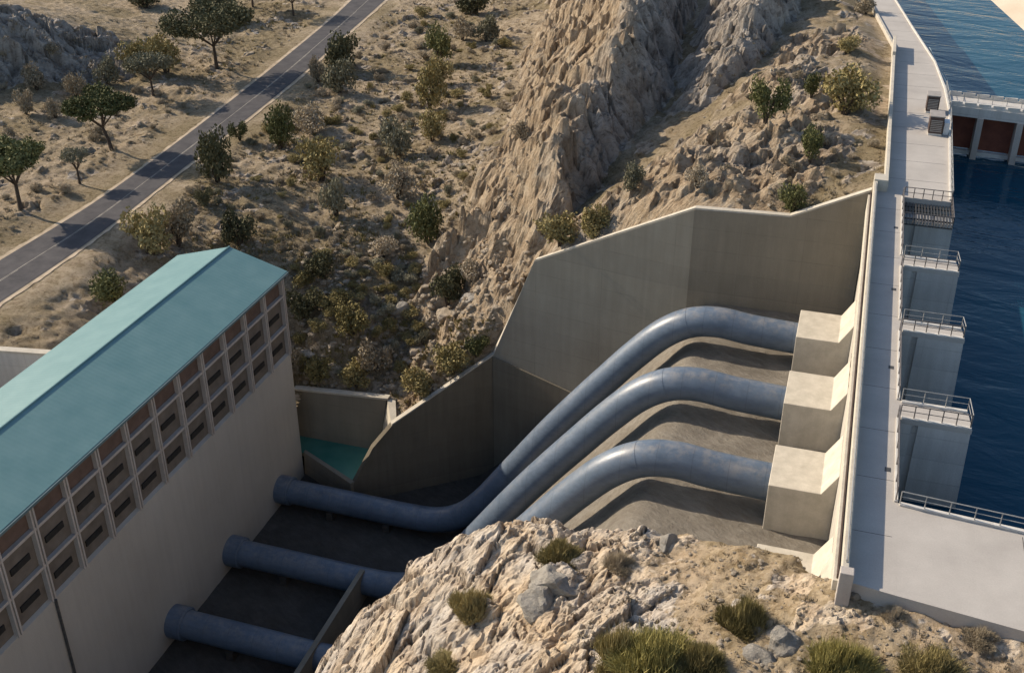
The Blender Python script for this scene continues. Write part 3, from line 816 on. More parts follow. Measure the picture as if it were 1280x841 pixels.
# ================================================================== penstocks
prof = [(-1.6, -12.95), (-6.7, -12.7), (-10.2, -12.35), (-13.2, -12.9), (-16.0, -14.7), (-18.9, -17.8), (-21.9, -21.5), (-25.3, -25.8), (-28.8, -30.5), (-33.6, -37.4), (-37.0, -42.2), (-40.0, -45.3), (-43.6, -46.9), (-48.5, -47.2), (-55, -47.1), (-66.2, -47.0)]
plabels = ['farthest blue grey steel penstock, its whole S curve visible down to the powerhouse', 'middle blue grey steel penstock between the farthest and the nearest curved ones',
           'blue grey steel penstock with the widest arch, just behind the foreground rock', 'nearest blue grey penstock, mostly hidden behind the foreground rock']
for i, y in enumerate((106.5, 93.35, 80.4, 67.5)):
    dz = 0 if i < 3 else -1.5
    ps = empty('penstock', (-66, y, -47)); tag(ps, plabels[i], 'penstock', 'penstocks from the dam to the powerhouse')
    pts = catmull([(x, y, z + dz * (1 - min(1, max(0, (-x - 20) / 20)))) for x, z in prof], 7)
    bm = bmesh.new(); tube(bm, pts, 1.64, 40); obj('pipe', bm, M['pipe'], ps, True)
    def ring(x0, w, r, mat, nm):
        j = min(range(len(pts)), key=lambda q: abs(pts[q].x - x0)); p = pts[j]; d = (pts[j + 1] - pts[j - 1]).normalized() if 0 < j < len(pts) - 1 else Vector((-1, 0, 0))
        bm = bmesh.new(); tube(bm, [p - d * w / 2, p - d * (w / 2 - .03), p + d * (w / 2 - .03), p + d * w / 2], [r - .06, r, r, r - .06], 40)
        o = obj(nm, bm, mat, ps, False)
    bm = bmesh.new(); tube(bm, [(-66.1, y, -47), (-64.2, y, -47), (-64.1, y, -47)], [1.95, 1.95, 1.8], 40); obj('wall_collar', bm, M['pipe'], ps)
    for x0 in (-13.4, -33.8, -40.6): ring(x0, .16, 1.665, M['pipe'], 'joint_ring')
    # concrete saddles under the pipe
    for x0 in (-50.0, -58.5):
        j = min(range(len(pts)), key=lambda q: abs(pts[q].x - x0)); p = pts[j]; fz = float(floorz(np.array(p.x)))
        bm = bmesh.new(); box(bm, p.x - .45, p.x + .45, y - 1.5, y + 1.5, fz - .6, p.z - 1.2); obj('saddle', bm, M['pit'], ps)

# anchor wall crossing the nearer penstocks
aw = bmesh.new(); box(aw, -48.2, -47.6, 52, 93.2, FLOORZ - .5, -45.3)
o = obj('anchor_wall', aw, M['wing']); tag(o, 'thin dark concrete wall across the pit floor at the foot of the nearer penstocks', 'wall')

# ================================================================== wing wall
ww = empty('wing_wall', (-15, 117, -18)); tag(ww, 'tall folded concrete wing wall retaining the hillside beside the penstocks', 'retaining wall')
def wall_face(name, front_top, front_bot, back, mat=None):
    bm = bmesh.new(); n = len(front_top)
    ft = [bm.verts.new(p) for p in front_top]; fb = [bm.verts.new(p) for p in front_bot]
    bt = [bm.verts.new(Vector(p) + back) for p in front_top]; bb = [bm.verts.new(Vector(p) + back) for p in front_bot]
    for i in range(n - 1):
        bm.faces.new([ft[i], ft[i + 1], fb[i + 1], fb[i]]); bm.faces.new([bt[i + 1], bt[i], bb[i], bb[i + 1]])
        bm.faces.new([ft[i], bt[i], bt[i + 1], ft[i + 1]]); bm.faces.new([fb[i], fb[i + 1], bb[i + 1], bb[i]])
    bm.faces.new([ft[0], fb[0], bb[0], bt[0]]); bm.faces.new([ft[-1], bt[-1], bb[-1], fb[-1]])
    return obj(name, bm, mat or M['wing'], ww)
def down(p, z): return Vector((p.x, p.y, z))
wall_face('wall_panel', [Apt, Bpt, Cpt], [down(Apt, -20), down(Bpt, -20), down(Cpt, -22)], Vector((0, 1.0, 0)))
bk = Vector((n_up.x, n_up.y, 0)); bk = bk if bk.y > 0 else -bk
C2 = Cpt + (Dpt - Cpt).normalized() * .004
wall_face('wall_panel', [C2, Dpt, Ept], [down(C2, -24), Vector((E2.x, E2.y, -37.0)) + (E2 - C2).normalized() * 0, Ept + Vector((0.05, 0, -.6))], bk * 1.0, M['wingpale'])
# the lower wall: a vertical panel from the pool to the corner, and a thickening under the upper panel, its shade put into the darker colour
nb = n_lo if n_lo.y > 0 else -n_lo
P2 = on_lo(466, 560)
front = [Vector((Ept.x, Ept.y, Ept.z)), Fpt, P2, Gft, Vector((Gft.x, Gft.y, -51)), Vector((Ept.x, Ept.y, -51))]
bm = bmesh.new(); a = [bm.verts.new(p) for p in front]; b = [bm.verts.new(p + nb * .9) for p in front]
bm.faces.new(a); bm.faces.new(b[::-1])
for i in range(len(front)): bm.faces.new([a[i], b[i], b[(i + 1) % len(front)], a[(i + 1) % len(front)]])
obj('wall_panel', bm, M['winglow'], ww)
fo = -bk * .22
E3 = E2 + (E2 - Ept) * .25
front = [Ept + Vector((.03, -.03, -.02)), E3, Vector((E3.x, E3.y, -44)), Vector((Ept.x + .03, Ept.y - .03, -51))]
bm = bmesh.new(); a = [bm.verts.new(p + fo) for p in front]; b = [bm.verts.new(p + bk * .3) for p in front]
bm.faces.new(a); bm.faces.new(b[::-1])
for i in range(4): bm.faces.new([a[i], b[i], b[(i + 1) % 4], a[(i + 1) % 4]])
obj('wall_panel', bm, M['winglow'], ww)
def coping(pts, wdt=.75, h=.2, parent=ww, off=.45):
    bm = bmesh.new()
    L = [Vector(p) for p in pts]; prev = None
    rows = []
    for i, p in enumerate(L):
        d = (L[min(i + 1, len(L) - 1)] - L[max(i - 1, 0)]); nn = Vector((-d.y, d.x, 0)).normalized()
        if nn.y < 0: nn = -nn
        c = p + nn * off
        rows.append([bm.verts.new(c + nn * s * wdt / 2 + Vector((0, 0, z))) for s, z in ((-1, .003), (1, .003), (1, h), (-1, h))])
    for r0, r1 in zip(rows[:-1], rows[1:]):
        for j in range(4): bm.faces.new([r0[j], r0[(j + 1) % 4], r1[(j + 1) % 4], r1[j]])
    bm.faces.new(rows[0]); bm.faces.new(rows[-1][::-1])
    return obj('coping', bm, M['coping'], parent)
coping([Apt, Bpt, Cpt, Dpt, Ept, Fpt])

# tailrace: back wall, low kerb wall and pool
tw = empty('tailrace_wall', (-60, 118, -46)); tag(tw, 'short brown concrete wall with pale coping behind the green pool by the powerhouse', 'retaining wall')
bm = bmesh.new(); hexa(bm, [(-69, 118.02, -38.8), (-54.8, 118.02, -37.7), (-57.2, 118.02, -50), (-69, 118.02, -50)], [(-69, 119.2, -38.8), (-54.8, 119.2, -37.7), (-57.2, 119.2, -50), (-69, 119.2, -50)])
obj('wall_panel', bm, M['wing'], tw)
coping([(-69, 117.9, -38.8), (-54.6, 117.9, -37.7)], 1.0, .3, tw, .5)
bm = bmesh.new()
hexa(bm, [(-54.8, 118.3, -37.72), (-53.6, 118.3, -37.75), (Fpt.x + .5, Fpt.y + .4, Fpt.z), (Fpt.x - .1, Fpt.y + .05, Fpt.z)],
     [(-57.2, 117.9, -50), (-54.5, 117.9, -50), (Gft.x + .6, Gft.y + .6, -50), (Gft.x - .02, Gft.y + .02, -50)])
obj('wall_end', bm, M['coping'], tw)
bm = bmesh.new(); hexa(bm, [(-66.1, 113.9, -46), (-56.8, 109.2, -46), (-56.5, 109.8, -46), (-66.1, 114.5, -46)], [(-66.1, 113.6, -51), (-56.9, 108.9, -51), (-56.5, 109.8, -51), (-66.1, 114.5, -51)])
o = obj('pool_kerb_wall', bm, M['wing']); tag(o, 'low dark concrete wall between the green pool and the pit floor', 'wall')
bm = bmesh.new(); bm.faces.new([bm.verts.new(p) for p in ((-69, 118.1, -46.5), (-69, 114.2, -46.5), (-66.05, 114.3, -46.5), (-56.6, 109.6, -46.5), (-55.5, 112.5, -46.5), (-56.4, 118.1, -46.5))])
tag(obj('tailrace_water', bm, M['tail']), kind='structure')

# retaining wall behind the powerhouse
yw = empty('yard_wall', (-95, 93, -35)); tag(yw, 'dark retaining wall with pale coping behind the far side of the powerhouse', 'retaining wall')
bm = bmesh.new(); hexa(bm, [(-112, 88.5, -22.2), (-81.0, 93.8, -22.2), (-81.0, 93.8, -36), (-112, 88.5, -36)], [(-112, 89.4, -22.2), (-81.0, 94.7, -22.2), (-81.0, 94.7, -36), (-112, 89.4, -36)]); obj('wall_panel', bm, M['pier'], yw)
coping([(-112, 88.4, -22.2), (-81.1, 93.7, -22.2)], 1.0, .3, yw, .5)

# ================================================================== powerhouse
ph = empty('powerhouse', (-73.4, 70, FLOORZ)); tag(ph, 'long concrete powerhouse with a teal gabled roof and a grid of brown panels', 'powerhouse')
WX = -66.0; YE = 113.2; Y0 = 18.0; ZE = -17.75; ZB = -29.6
bm = bmesh.new(); prism_xz(bm, [(-81, -51), (WX, -51), (WX, ZB), (WX - .9, ZB + .35), (WX - .9, ZE - .1), (-73.4, -15.75), (-80.9, ZE - .1)], Y0, YE); obj('wall', bm, M['phwall'], ph)
bm = bmesh.new()
e0 = (-65.45, ZE); rg = (-73.4, -15.45); e1 = (-81.35, ZE)
prism_xz(bm, [e0, rg, e1, (e1[0], ZE - .28), (rg[0], rg[1] - .28), (e0[0], ZE - .28)], Y0 - .5, YE + .55)
rf = obj('roof', bm, M['roof'], ph)
bm = bmesh.new(); box(bm, -65.44, -65.25, Y0 - .5, YE + .5, ZE - .34, ZE - .06); g_ = obj('gutter', bm, M['fascia'], ph)
bm = bmesh.new(); tube(bm, [(-73.4, Y0 - .5, -15.43), (-73.4, YE + .55, -15.43)], .13, 6); obj('ridge_cap', bm, M['roof'], ph)
bays = [113.1 - 4.88 * i for i in range(20)]
ra_, rb_ = ZE - 3.3, ZE - 3.3 - 4.35
for i, y in enumerate(bays):
    bm = bmesh.new(); box(bm, WX - .88, WX + .10, y - .30, y - .09, ZB - .15, ZE - .35); box(bm, WX - .88, WX + .10, y + .09, y + .30, ZB - .15, ZE - .35); box(bm, WX - .87, WX - .12, y - .085, y + .085, ZB - .15, ZE - .35)
    obj('pilaster', bm, M['frame'], ph, bev=.02)
for z in (ZE - .75, ra_, rb_):
    bm = bmesh.new(); box(bm, WX - .87, WX + .04, Y0 + .1, YE - .1, z - .16, z + .16); obj('beam', bm, M['frame'], ph)
for i in range(19):
    ya, yb = bays[i + 1] + .305, bays[i] - .305
    for r_, (zt, zb) in enumerate(((ZE - .92, ra_ + .165), (ra_ - .165, rb_ + .165), (rb_ - .165, ZB + .2))):
        bm = bmesh.new(); box(bm, WX - .86, WX - .42, ya, yb, zb, zt); pn = obj('window', bm, M['panel_top' if r_ == 0 else 'panel'], ph)
        if r_:
            zm = (zt + zb) / 2 - (.1 if r_ == 1 else .2); ym = (ya + yb) / 2
            bm = bmesh.new(); box(bm, WX - .417, WX - .28, ym - 1.3, ym + 1.3, zm - .38, zm + .3); s_ = obj('louvre', bm, M['slot'], pn)
            s_.matrix_parent_inverse = pn.matrix_world.inverted()
            s_.matrix_parent_inverse = Matrix.Identity(4)
for y in (bays[10] - .0,):
    bm = bmesh.new(); tube(bm, [(WX + .15, y, ZB), (WX + .15, y, -50)], .14, 8); obj('downpipe', bm, M['grate'], ph)

# ================================================================== foreground rock
fc = []
for q in [(395, 845, -26), (420, 800, -22), (470, 747, -17.5), (520, 707, -14), (570, 674, -11), (610, 657, -9), (650, 651, -8), (700, 654, -7.5), (740, 662, -7), (800, 668, -6.3),
          (860, 668, -5.8), (900, 679, -5), (950, 683, -4.2), (1000, 694, -3), (1045, 724, -.9), (850, 841, -3), (1060, 841, -2), (1280, 841, -1.3), (1280, 900, -1.2), (640, 841, -8), (500, 841, -15), (560, 760, -11.5),
          (650, 740, -8.2), (750, 740, -5.8), (850, 750, -4.3), (960, 760, -2.8), (1060, 735, -.9), (1060, 780, -1.5), (1150, 765, -.8), (1280, 800, -.7), (700, 950, -6), (900, 1000, -4), (450, 950, -20), (1200, 1050, -3), (740, 690, -6.2),
          (640, 690, -8), (850, 700, -5), (560, 700, -11), (980, 720, -2.6)]:
    fc.append(un(*q))
crestpx = [(395, 845, -26), (420, 800, -22), (470, 747, -17.5), (520, 707, -14), (570, 674, -11), (610, 657, -9), (650, 651, -8), (700, 654, -7.5), (740, 662, -7), (800, 668, -6.3), (860, 668, -5.8), (900, 679, -5), (950, 683, -4.2)]
for i, q in enumerate(crestpx):
    p = Vector(un(*q)); d = Vector((p.x, p.y, 0)).normalized()
    if i < 6: d = (d + Vector((-1.0, .1, 0))).normalized()
    for s, dz in ((2.5, -4.5), (7, -13), (14, -26)):
        r = p + d * s; fc.append((r.x, r.y, max(p.z + dz, -52)))
for x, y, z in ((10, 55, -1.6), (4.5, 56, -1.6), (20, 54, -1.6), (10, 62, -6), (2.0, 60, -9), (1.5, 66, -17), (-45, 45, -45), (-50, 60, -52), (-45, 25, -35)): fc.append((x, y, z))
TF = TPS(fc)
FX, FY = np.meshgrid(np.arange(-52, 30, .16), np.arange(26, 76, .16))
FZ0 = TF(FX, FY)
wr = fbm(FX / 4, FY / 4, 3) * .9
d1, d2, v1 = worley((FX * .8 + FY * .6 + wr) / 3.4, (-FX * .6 + FY * .8 + wr) / 1.9)
e1_, e2_, v2 = worley(FX / 1.0 + .5 * wr, FY / .8)
g1, g2, v3 = worley(FX / .38 + 3, FY / .38)
left = 1 - smooth(-9.5, -4.0, FX + .12 * (FY - 50) + 2.2 * fbm(FX / 5, FY / 5, 2))
crest_d = np.full(FX.shape, 1e9)
rockF = np.clip(left * 1.1 + .7 * smooth(.12, .5, fbm(FX / 3 + 9, FY / 3, 3)), 0, 1)
ck = 1 - smooth(0, .16, d2 - d1); ck2 = 1 - smooth(0, .22, e2_ - e1_)
FA = FX * .8 + FY * .6 + wr; FB = -FX * .6 + FY * .8 + wr
f1, k1 = facet(FA / 4.2, FB / 2.3, .6); f2, k2 = facet(FA / 1.7 + 3, FB / 1.0, .6); f3, k3 = facet(FA / .7 + 8, FB / .5, .55)
ck = k1; ck2 = np.maximum(.8 * k2, .5 * k3)
FZ = FZ0 + rockF * left * (.75 * f1 + .38 * f2 + .17 * f3 - .28 * k1 - .14 * k2 - .05 * k3 + .35 * fbm(FX / 2.2, FY / 2.2, 4) + .1 * np.sqrt(np.clip(1 - e1_, 0, 1))) \
    + (1 - left) * (.22 * fbm(FX / 1.8, FY / 1.8, 4) + .22 * f2 * smooth(.0, .4, fbm(FX / 3 + 9, FY / 3, 3)) + .07 * f3 + .22 * (v2 - .4) * smooth(.55, .8, v2) * (1 - smooth(.25, .6, e1_))) + .08 * (v3 - .5) * (1 - smooth(.2, .5, g1))
onplat = smooth(54.8, 52.0, FY + .12 * FX)
nearplat = smooth(3.0, 3.8, FX) * smooth(50.6, 52.6, FY + .115 * FX - .0)
FZ = np.where(nearplat > 0, FZ * (1 - nearplat) + np.minimum(FZ, -.75) * nearplat, FZ)
warmF = np.clip(.55 + .6 * fbm(FX / 5, FY / 5, 3), 0, 1)
fk = np.ones((FX.shape[0] - 1, FX.shape[1] - 1), bool)
fcx = (FX[:-1, :-1] + FX[1:, 1:]) / 2; fcy = (FY[:-1, :-1] + FY[1:, 1:]) / 2
fk &= ~((fcx > 3.2) & (fcy > 56)) & ~((fcx > 1.2) & (fcy > 60))
fore = grid_mesh('foreground_rock', FX, FY, FZ, fk, M['fore'], {'rock': rockF, 'warm': warmF, 'crack': np.clip(ck * left * .8 + ck2 * .35, 0, 1)})
tag(fore, kind='structure')
GF = (FX, FY, FZ)

# ================================================================== plants
def leaf_mesh(name, lobes, n, size, mat, seed, up=.3, wood=None):
    r = np.random.default_rng(seed); V = []; Fc = []
    tot = sum(l[3] ** 2 for l in lobes)
    for (cx_, cy_, cz_, rad, sq) in lobes:
        m = int(n * rad ** 2 / tot)
        d = r.normal(size=(m, 3)); d /= np.linalg.norm(d, axis=1)[:, None]
        rr = rad * (0.55 + .5 * r.random(m) ** .6)
        lump = 1 + .22 * np.sin(d[:, 0] * 5 + seed) * np.cos(d[:, 1] * 6 - seed) + .15 * np.sin(d[:, 2] * 9)
        p = d * (rr * lump)[:, None] * [1, 1, sq] + [cx_, cy_, cz_]
        for q, dd in zip(p, d):
            if q[2] < .02: q[2] = .02 + .1 * r.random()
            a = r.normal(size=3) + dd * .2; a /= np.linalg.norm(a); b = np.cross(a, r.normal(size=3)); b /= np.linalg.norm(b); a = a * (1 + up); s = size * (.6 + .8 * r.random())
            i = len(V); V += [q - a * s * .5, q + b * s * .35, q + a * s * .5, q - b * s * .35]; Fc.append((i, i + 1, i + 2, i + 3))
    me = bpy.data.meshes.new(name); me.from_pydata([tuple(v) for v in V], [], Fc); me.materials.append(mat)
    return me
def stem_mesh(name, seed, h, nst=6, r=.05, spread=.6):
    q = random.Random(seed); bm = bmesh.new()
    for i in range(nst):
        a = 2 * PI * i / nst + q.random(); s = spread * (.5 + q.random() * .6)
        tube(bm, [(0.05 * math.cos(a), .05 * math.sin(a), -.15), (s * .4 * math.cos(a), s * .4 * math.sin(a), h * .5), (s * math.cos(a), s * math.sin(a), h)], [r, r * .7, r * .3], 5)
    me = bpy.data.meshes.new(name); bm.to_mesh(me); bm.free(); me.materials.append(M['bark']); return me
BUSH = {}
for mi, (key, matn) in enumerate((('green', 'leaf_green'), ('dark', 'leaf_dark'), ('olive', 'leaf_olive'), ('dry', 'leaf_dry'), ('grey', 'leaf_grey'))):
    BUSH[key] = []
    for v in range(4):
        q = random.Random(mi * 10 + v); lobes = []
        for i in range(8 + v):
            a = q.random() * 2 * PI; d = .25 + q.random() * .5; lobes.append((d * math.cos(a), d * math.sin(a), .45 + q.random() * .65, .26 + q.random() * .24, .95))
        lobes.append((0, 0, .6, .5, 1.0))
        BUSH[key].append((leaf_mesh('foliage', lobes, 2300, .105, M[matn], 100 + mi * 10 + v), stem_mesh('stems', mi * 7 + v, .8)))
def bush(p, size, key, label, group, h=1.0, cat='shrub'):
    fm, sm_ = BUSH[key][random.randrange(4)]
    e = empty('shrub', p); tag(e, label, cat, group)
    e.scale = (size, size, size * h); e.rotation_euler = (0, 0, random.random() * 6.28)
    for nm, me in (('foliage', fm), ('stems', sm_)):
        o = bpy.data.objects.new(nm, me); C.objects.link(o); o.parent = e
    return e
def acacia(p, h, rad, seed, label, matn='leaf_green', sparse=1.0, group='trees along the road', lean=.0):
    q = random.Random(seed); e = empty('acacia_tree', p); tag(e, label, 'tree', group)
    bm = bmesh.new(); lob = []
    th = h * .36; top = Vector((lean * h * .3 + q.uniform(-.2, .2), q.uniform(-.2, .2), th)); r0 = .055 * h * .5
    tube(bm, [(0, 0, -.3), (top.x * .4, top.y * .4, th * .5), top], [r0 * 1.25, r0, r0 * .85], 8)
    nb = 6
    for i in range(nb):
        a = 2 * PI * i / nb + q.random() * .7; d = rad * (.5 + .3 * q.random()); zz = h * (.70 + .16 * q.random())
        end = Vector((top.x + d * math.cos(a), d * math.sin(a), zz))
        mid = top.lerp(end, .5) + Vector((0, 0, -.03 * h))
        tube(bm, [top, mid, end], [r0 * .6, r0 * .4, r0 * .15], 6)
        lob.append((end.x, end.y, end.z, rad * (.40 + .14 * q.random()), .62))
        for k2 in range(2):
            a2 = a + q.uniform(-.8, .8); e2 = Vector((top.x + d * 1.35 * math.cos(a2), d * 1.35 * math.sin(a2), zz - .04 * h + q.uniform(-.06, .1) * h))
            tube(bm, [mid, e2], [r0 * .3, r0 * .1], 5); lob.append((e2.x, e2.y, e2.z, rad * (.2 + .14 * q.random()), .7))
    lob.append((top.x, 0, h * .84, rad * .5, .5))
    me = bpy.data.meshes.new('trunk'); bm.to_mesh(me); bm.free(); me.materials.append(M['bark'])
    o = bpy.data.objects.new('trunk', me); C.objects.link(o); o.parent = e
    me = leaf_mesh('crown', lob, int(9000 * sparse), .036 * h, M[matn], seed)
    o = bpy.data.objects.new('crown', me); C.objects.link(o); o.parent = e
    return e
def mpx(p):  # metres per photo pixel at p
    r = Vector(p) - Vector((0, 0, CH)); fw = Vector((-su * cp, cu * cp, -sp)); return r.dot(fw) / F_PX
# (base px, height px, crown radius px, ...)
for i, (x, y, hp, rp, mt, spz, lb) in enumerate([
        (26, 262, 84, 34, 'leaf_green', 1.0, 'green umbrella acacia beside the road, touching the left edge of the photo'),
        (140, 187, 72, 32, 'leaf_green', 1.0, 'green acacia with a leaning crown, middle of the row left of the road'),
        (271, 86, 72, 44, 'leaf_dark', 1.0, 'widest dark green acacia with a forked bare trunk, left of the road near the top'),
        (192, 120, 50, 24, 'leaf_grey', .7, 'small grey green tree between the widest acacia and the round crowned one'),
        (100, 230, 46, 15, 'leaf_grey', .25, 'thin nearly bare tree between the two green acacias at left'),
        (367, 20, 40, 22, 'leaf_dry', .3, 'bare branched tree beside the road, cut off by the top of the photo'),
        (316, 9, 40, 22, 'leaf_dark', .6, 'dark tree cut off by the photo top, left of the bare branched one')]):
    p = hit(x, y)
    m = mpx(p) / .93
    acacia(p, hp * m, rp * m, 40 + i, lb, mt, spz, lean=-.3 if i in (1,) else 0)

SPECIAL = [  # base px x, y, width px, height px, kind, label
    (350, 186, 42, 46, 'green', 'upright green shrub just right of the road, by a smaller round bush'),
    (272, 228, 48, 56, 'dark', 'tall dark shrub right of the road, above the powerhouse roof'),
    (430, 88, 50, 44, 'dark', 'big dark shrub right of the road, upper one of a touching pair'),
    (424, 116, 42, 36, 'grey', 'dull grey green shrub, lower one of the touching pair right of the road'),
    (398, 103, 22, 28, 'dry', 'small brown shrub at the left foot of the touching pair'),
    (550, 78, 36, 38, 'green', 'round green shrub standing alone near the top middle'),
    (538, 136, 40, 44, 'olive', 'olive shrub left of the rock face with a shadow to its right'),
    (548, 104, 34, 24, 'olive', 'yellow olive shrub just above the olive shrub left of the rock face'),
    (540, 176, 34, 30, 'olive', 'rounded yellow brown shrub below the olive shrub left of the rock face'),
    (498, 194, 44, 40, 'grey', 'pale grey shrub among stones in the middle of the slope'),
    (402, 226, 54, 44, 'olive', 'broad olive brown shrub in the middle of the slope, above a pale grey one'),
    (420, 270, 34, 44, 'grey', 'tall pale grey shrub on the slope beside a dark shadow'),
    (498, 248, 46, 36, 'dry', 'brown shrub with a long dark shadow in the middle of the slope'),
    (536, 304, 50, 50, 'green', 'bright green shrub above the wing wall with a wide dark shadow'),
    (480, 320, 34, 24, 'dry', 'low dry shrub left of the bright green one above the wing wall'),
    (190, 318, 60, 48, 'olive', 'large olive shrub behind the teal roof, left of the ridge end'),
    (224, 306, 46, 46, 'dry', 'dry brown shrub behind the teal roof next to the large olive one'),
    (300, 306, 44, 38, 'dark', 'dark shrub peeking over the end of the teal roof ridge'),
    (142, 378, 50, 34, 'green', 'low green shrub right against the pale side of the teal roof'),
    (595, 18, 42, 26, 'dark', 'dark shrub at the top middle of the photo near the rock face'),
    (578, 50, 28, 24, 'dry', 'dry round shrub, left one of two below the dark shrub at the top middle'),
    (608, 52, 34, 28, 'grey', 'grey green shrub, right one of two below the dark shrub at the top middle'),
    (957, 152, 46, 44, 'green', 'green shrub on the crest of the tan spur beside the cliff'),
    (1012, 203, 34, 36, 'green', 'green shrub in the middle of the tan spur, near the dam wall'),
    (1056, 142, 70, 44, 'olive', 'wide olive shrub on the tan spur close to the dam crest'),
    (1014, 122, 24, 26, 'green', 'small green shrub touching the wide olive one on the spur'),
    (1082, 18, 26, 20, 'dry', 'dry shrub by the far end of the dam parapet'),
    (990, 266, 34, 32, 'green', 'green shrub just above the notch of the wing wall'),
    (1058, 68, 30, 20, 'olive', 'flat olive shrub high on the tan spur'),
    (870, 232, 30, 22, 'dry', 'dry brown shrub low on the spur above the wing wall corner'),
    (700, 306, 60, 36, 'olive', 'yellow green bush mass at the foot of the cliff by the wing wall'),
    (740, 296, 44, 32, 'olive', 'olive bush at the cliff foot, right of the yellow green mass'),
    (790, 238, 34, 30, 'grey', 'grey green shrub in the gap between cliff and spur'),
    (650, 172, 24, 18, 'dry', 'dry tuft in a hollow of the ochre cliff face'),
    (135, 105, 32, 30, 'grey', 'grey green shrub in front of the dark rock outcrop, rightmost of four'),
    (96, 122, 30, 26, 'dry', 'brown round shrub in front of the dark rock outcrop, next to a paler one'),
    (46, 112, 30, 26, 'dry', 'tan shrub at the foot of the dark rock outcrop'),
    (33, 143, 24, 24, 'dry', 'small brown shrub left of another below the dark outcrop'),
    (70, 148, 24, 22, 'dry', 'small brown shrub, right one below the dark outcrop'),
    (208, 90, 50, 36, 'olive', 'yellow olive shrub behind the small grey green tree'),
    (170, 88, 40, 30, 'olive', 'olive shrub left of the yellow olive one, right of the outcrop'),
    (275, 28, 60, 30, 'dark', 'dark shrub behind the widest acacia at the top'),
    (182, 10, 50, 20, 'dark', 'dark green scrub at the top edge of the photo above the outcrop'),
    (380, 398, 44, 34, 'dark', 'dark shrub beside the near end of the powerhouse grid'),
    (405, 350, 44, 34, 'dark', 'dark green shrub halfway between roof end and wing wall'),
    (560, 380, 50, 40, 'dark', 'dark green shrub above the sloping wing wall coping'),
    (590, 350, 36, 24, 'dry', 'dry shrub close above the dark green one at the sloping coping'),
    (440, 420, 50, 36, 'olive', 'olive shrub above the short wall by the green pool'),
    (470, 462, 44, 34, 'dry', 'brown shrub above the right end of the short wall by the pool'),
    (400, 474, 40, 24, 'olive', 'low olive shrub directly on top of the short wall by the pool'),
    (446, 482, 44, 26, 'olive', 'low yellow green shrub in the middle of the short wall top'),
    (528, 492, 46, 30, 'olive', 'green brown bush inside the angle of the lower wing wall'),
    (566, 466, 50, 30, 'olive', 'olive bush along the lower wing wall coping, nearer its upper corner'),
    (596, 446, 34, 22, 'green', 'small green bush just above the corner of the lower wing wall'),
    (362, 470, 30, 30, 'dry', 'dry shrub in the gap by the powerhouse corner'),
    (300, 176, 22, 20, 'green', 'small round green bush beside the upright green shrub near the road'),
    (256, 258, 22, 20, 'dark', 'tiny dark bush left of a long shadow, right of the road'),
    (390, 165, 40, 26, 'dry', 'rust brown low shrub right of the upright green shrub'),
]
fr = Vector((-su, cu, 0))
occupied = []
for x, y, wpx, hpx, kd, lb in SPECIAL:
    p = hit(x, y)
    if p is None: print('MISS', lb); continue
    k_ = 0
    while not onland(p, 1.3) and k_ < 30:
        k_ += 1; y -= 2; x -= .6; p = hit(x, y)
    m = mpx(p); s = wpx * m / 1.9; h = (hpx * m / .93) / 1.25
    p.z -= .1
    bush(p, s, kd, lb, 'shrubs on the hillside', h / s)
    occupied.append((p.x, p.y, s))
# many small shrubs: labels by kind and zone
zone_lab = [
    ((0, 60, 420, 300), 'dry', 'small tan shrub on the sandy ground left of the road', 26, (8, 20), 'left'),
    ((230, 20, 640, 330), 'dry', 'small brown shrub on the slope between road and cliff', 80, (6, 17), 'mid'),
    ((230, 20, 640, 330), 'grey', 'small grey green shrub on the slope between road and cliff', 70, (6, 16), 'mid'),
    ((230, 20, 640, 330), 'olive', 'small olive shrub on the slope between road and cliff', 45, (9, 22), 'mid'),
    ((370, 320, 600, 480), 'olive', 'olive shrub in the dense scrub above the short pool wall', 30, (14, 30), 'mid'),
    ((370, 320, 600, 480), 'grey', 'grey green shrub in the dense scrub above the short pool wall', 26, (14, 30), 'mid'),
    ((880, 60, 1100, 250), 'dry', 'small dry shrub on the tan spur beside the dam crest', 26, (7, 18), 'spur'),
]
def side(x, y):  # left of road?
    return (y - 352) * 1 < -(x) * .78
def road_free(p): 
    return float(np.min(np.hypot(RC[:, 0] - p.x, RC[:, 1] - p.y))) > 7.5
LM = [(x_, y_ - h_ / 2, lb_.split(',')[0]) for x_, y_, w_, h_, k_, lb_ in SPECIAL]
used_labels = set()
def wpx_(s, m): return s * 1.9 / m
def place_label(base, x, y, w_):
    """say where a small shrub stands from the nearest easily found shrub"""
    c = sorted(LM, key=lambda l: math.hypot(l[0] - x, (l[1] - y)))[:6]
    for lx, ly, nm in c:
        dx, dy = x - lx, y - ly
        v = 'above' if dy < -8 else 'below' if dy > 8 else ''; h_ = 'left of' if dx < -8 else 'right of' if dx > 8 else ''
        if not v and not h_: continue
        where = (v + ' ' + h_ if (v and h_ and min(abs(dx), abs(dy)) > .45 * max(abs(dx), abs(dy))) else (h_ if abs(dx) > abs(dy) else v)).strip()
        dist = 'just ' if math.hypot(dx, dy) < 32 else ''
        nmw = nm.split(); 
        for size_ in ('small', 'tiny' if w_ < 14 else 'roundish'):
            for cut in (len(nmw), 9, 7, 5):
                t = base.replace('small', size_) + ' ' + dist + where + ' the ' + ' '.join(nmw[:cut])
                while t.split()[-1] in ('a', 'the', 'of', 'by', 'to', 'and', 'in', 'with', 'right', 'at', 'on', 'two', 'one', 'from', 'near', 'left'): t = t.rsplit(' ', 1)[0]
                if len(t.split()) <= 16 and t not in used_labels:
                    used_labels.add(t); return t
    return base + ' in the scrub on the slope'
q = random.Random(5)
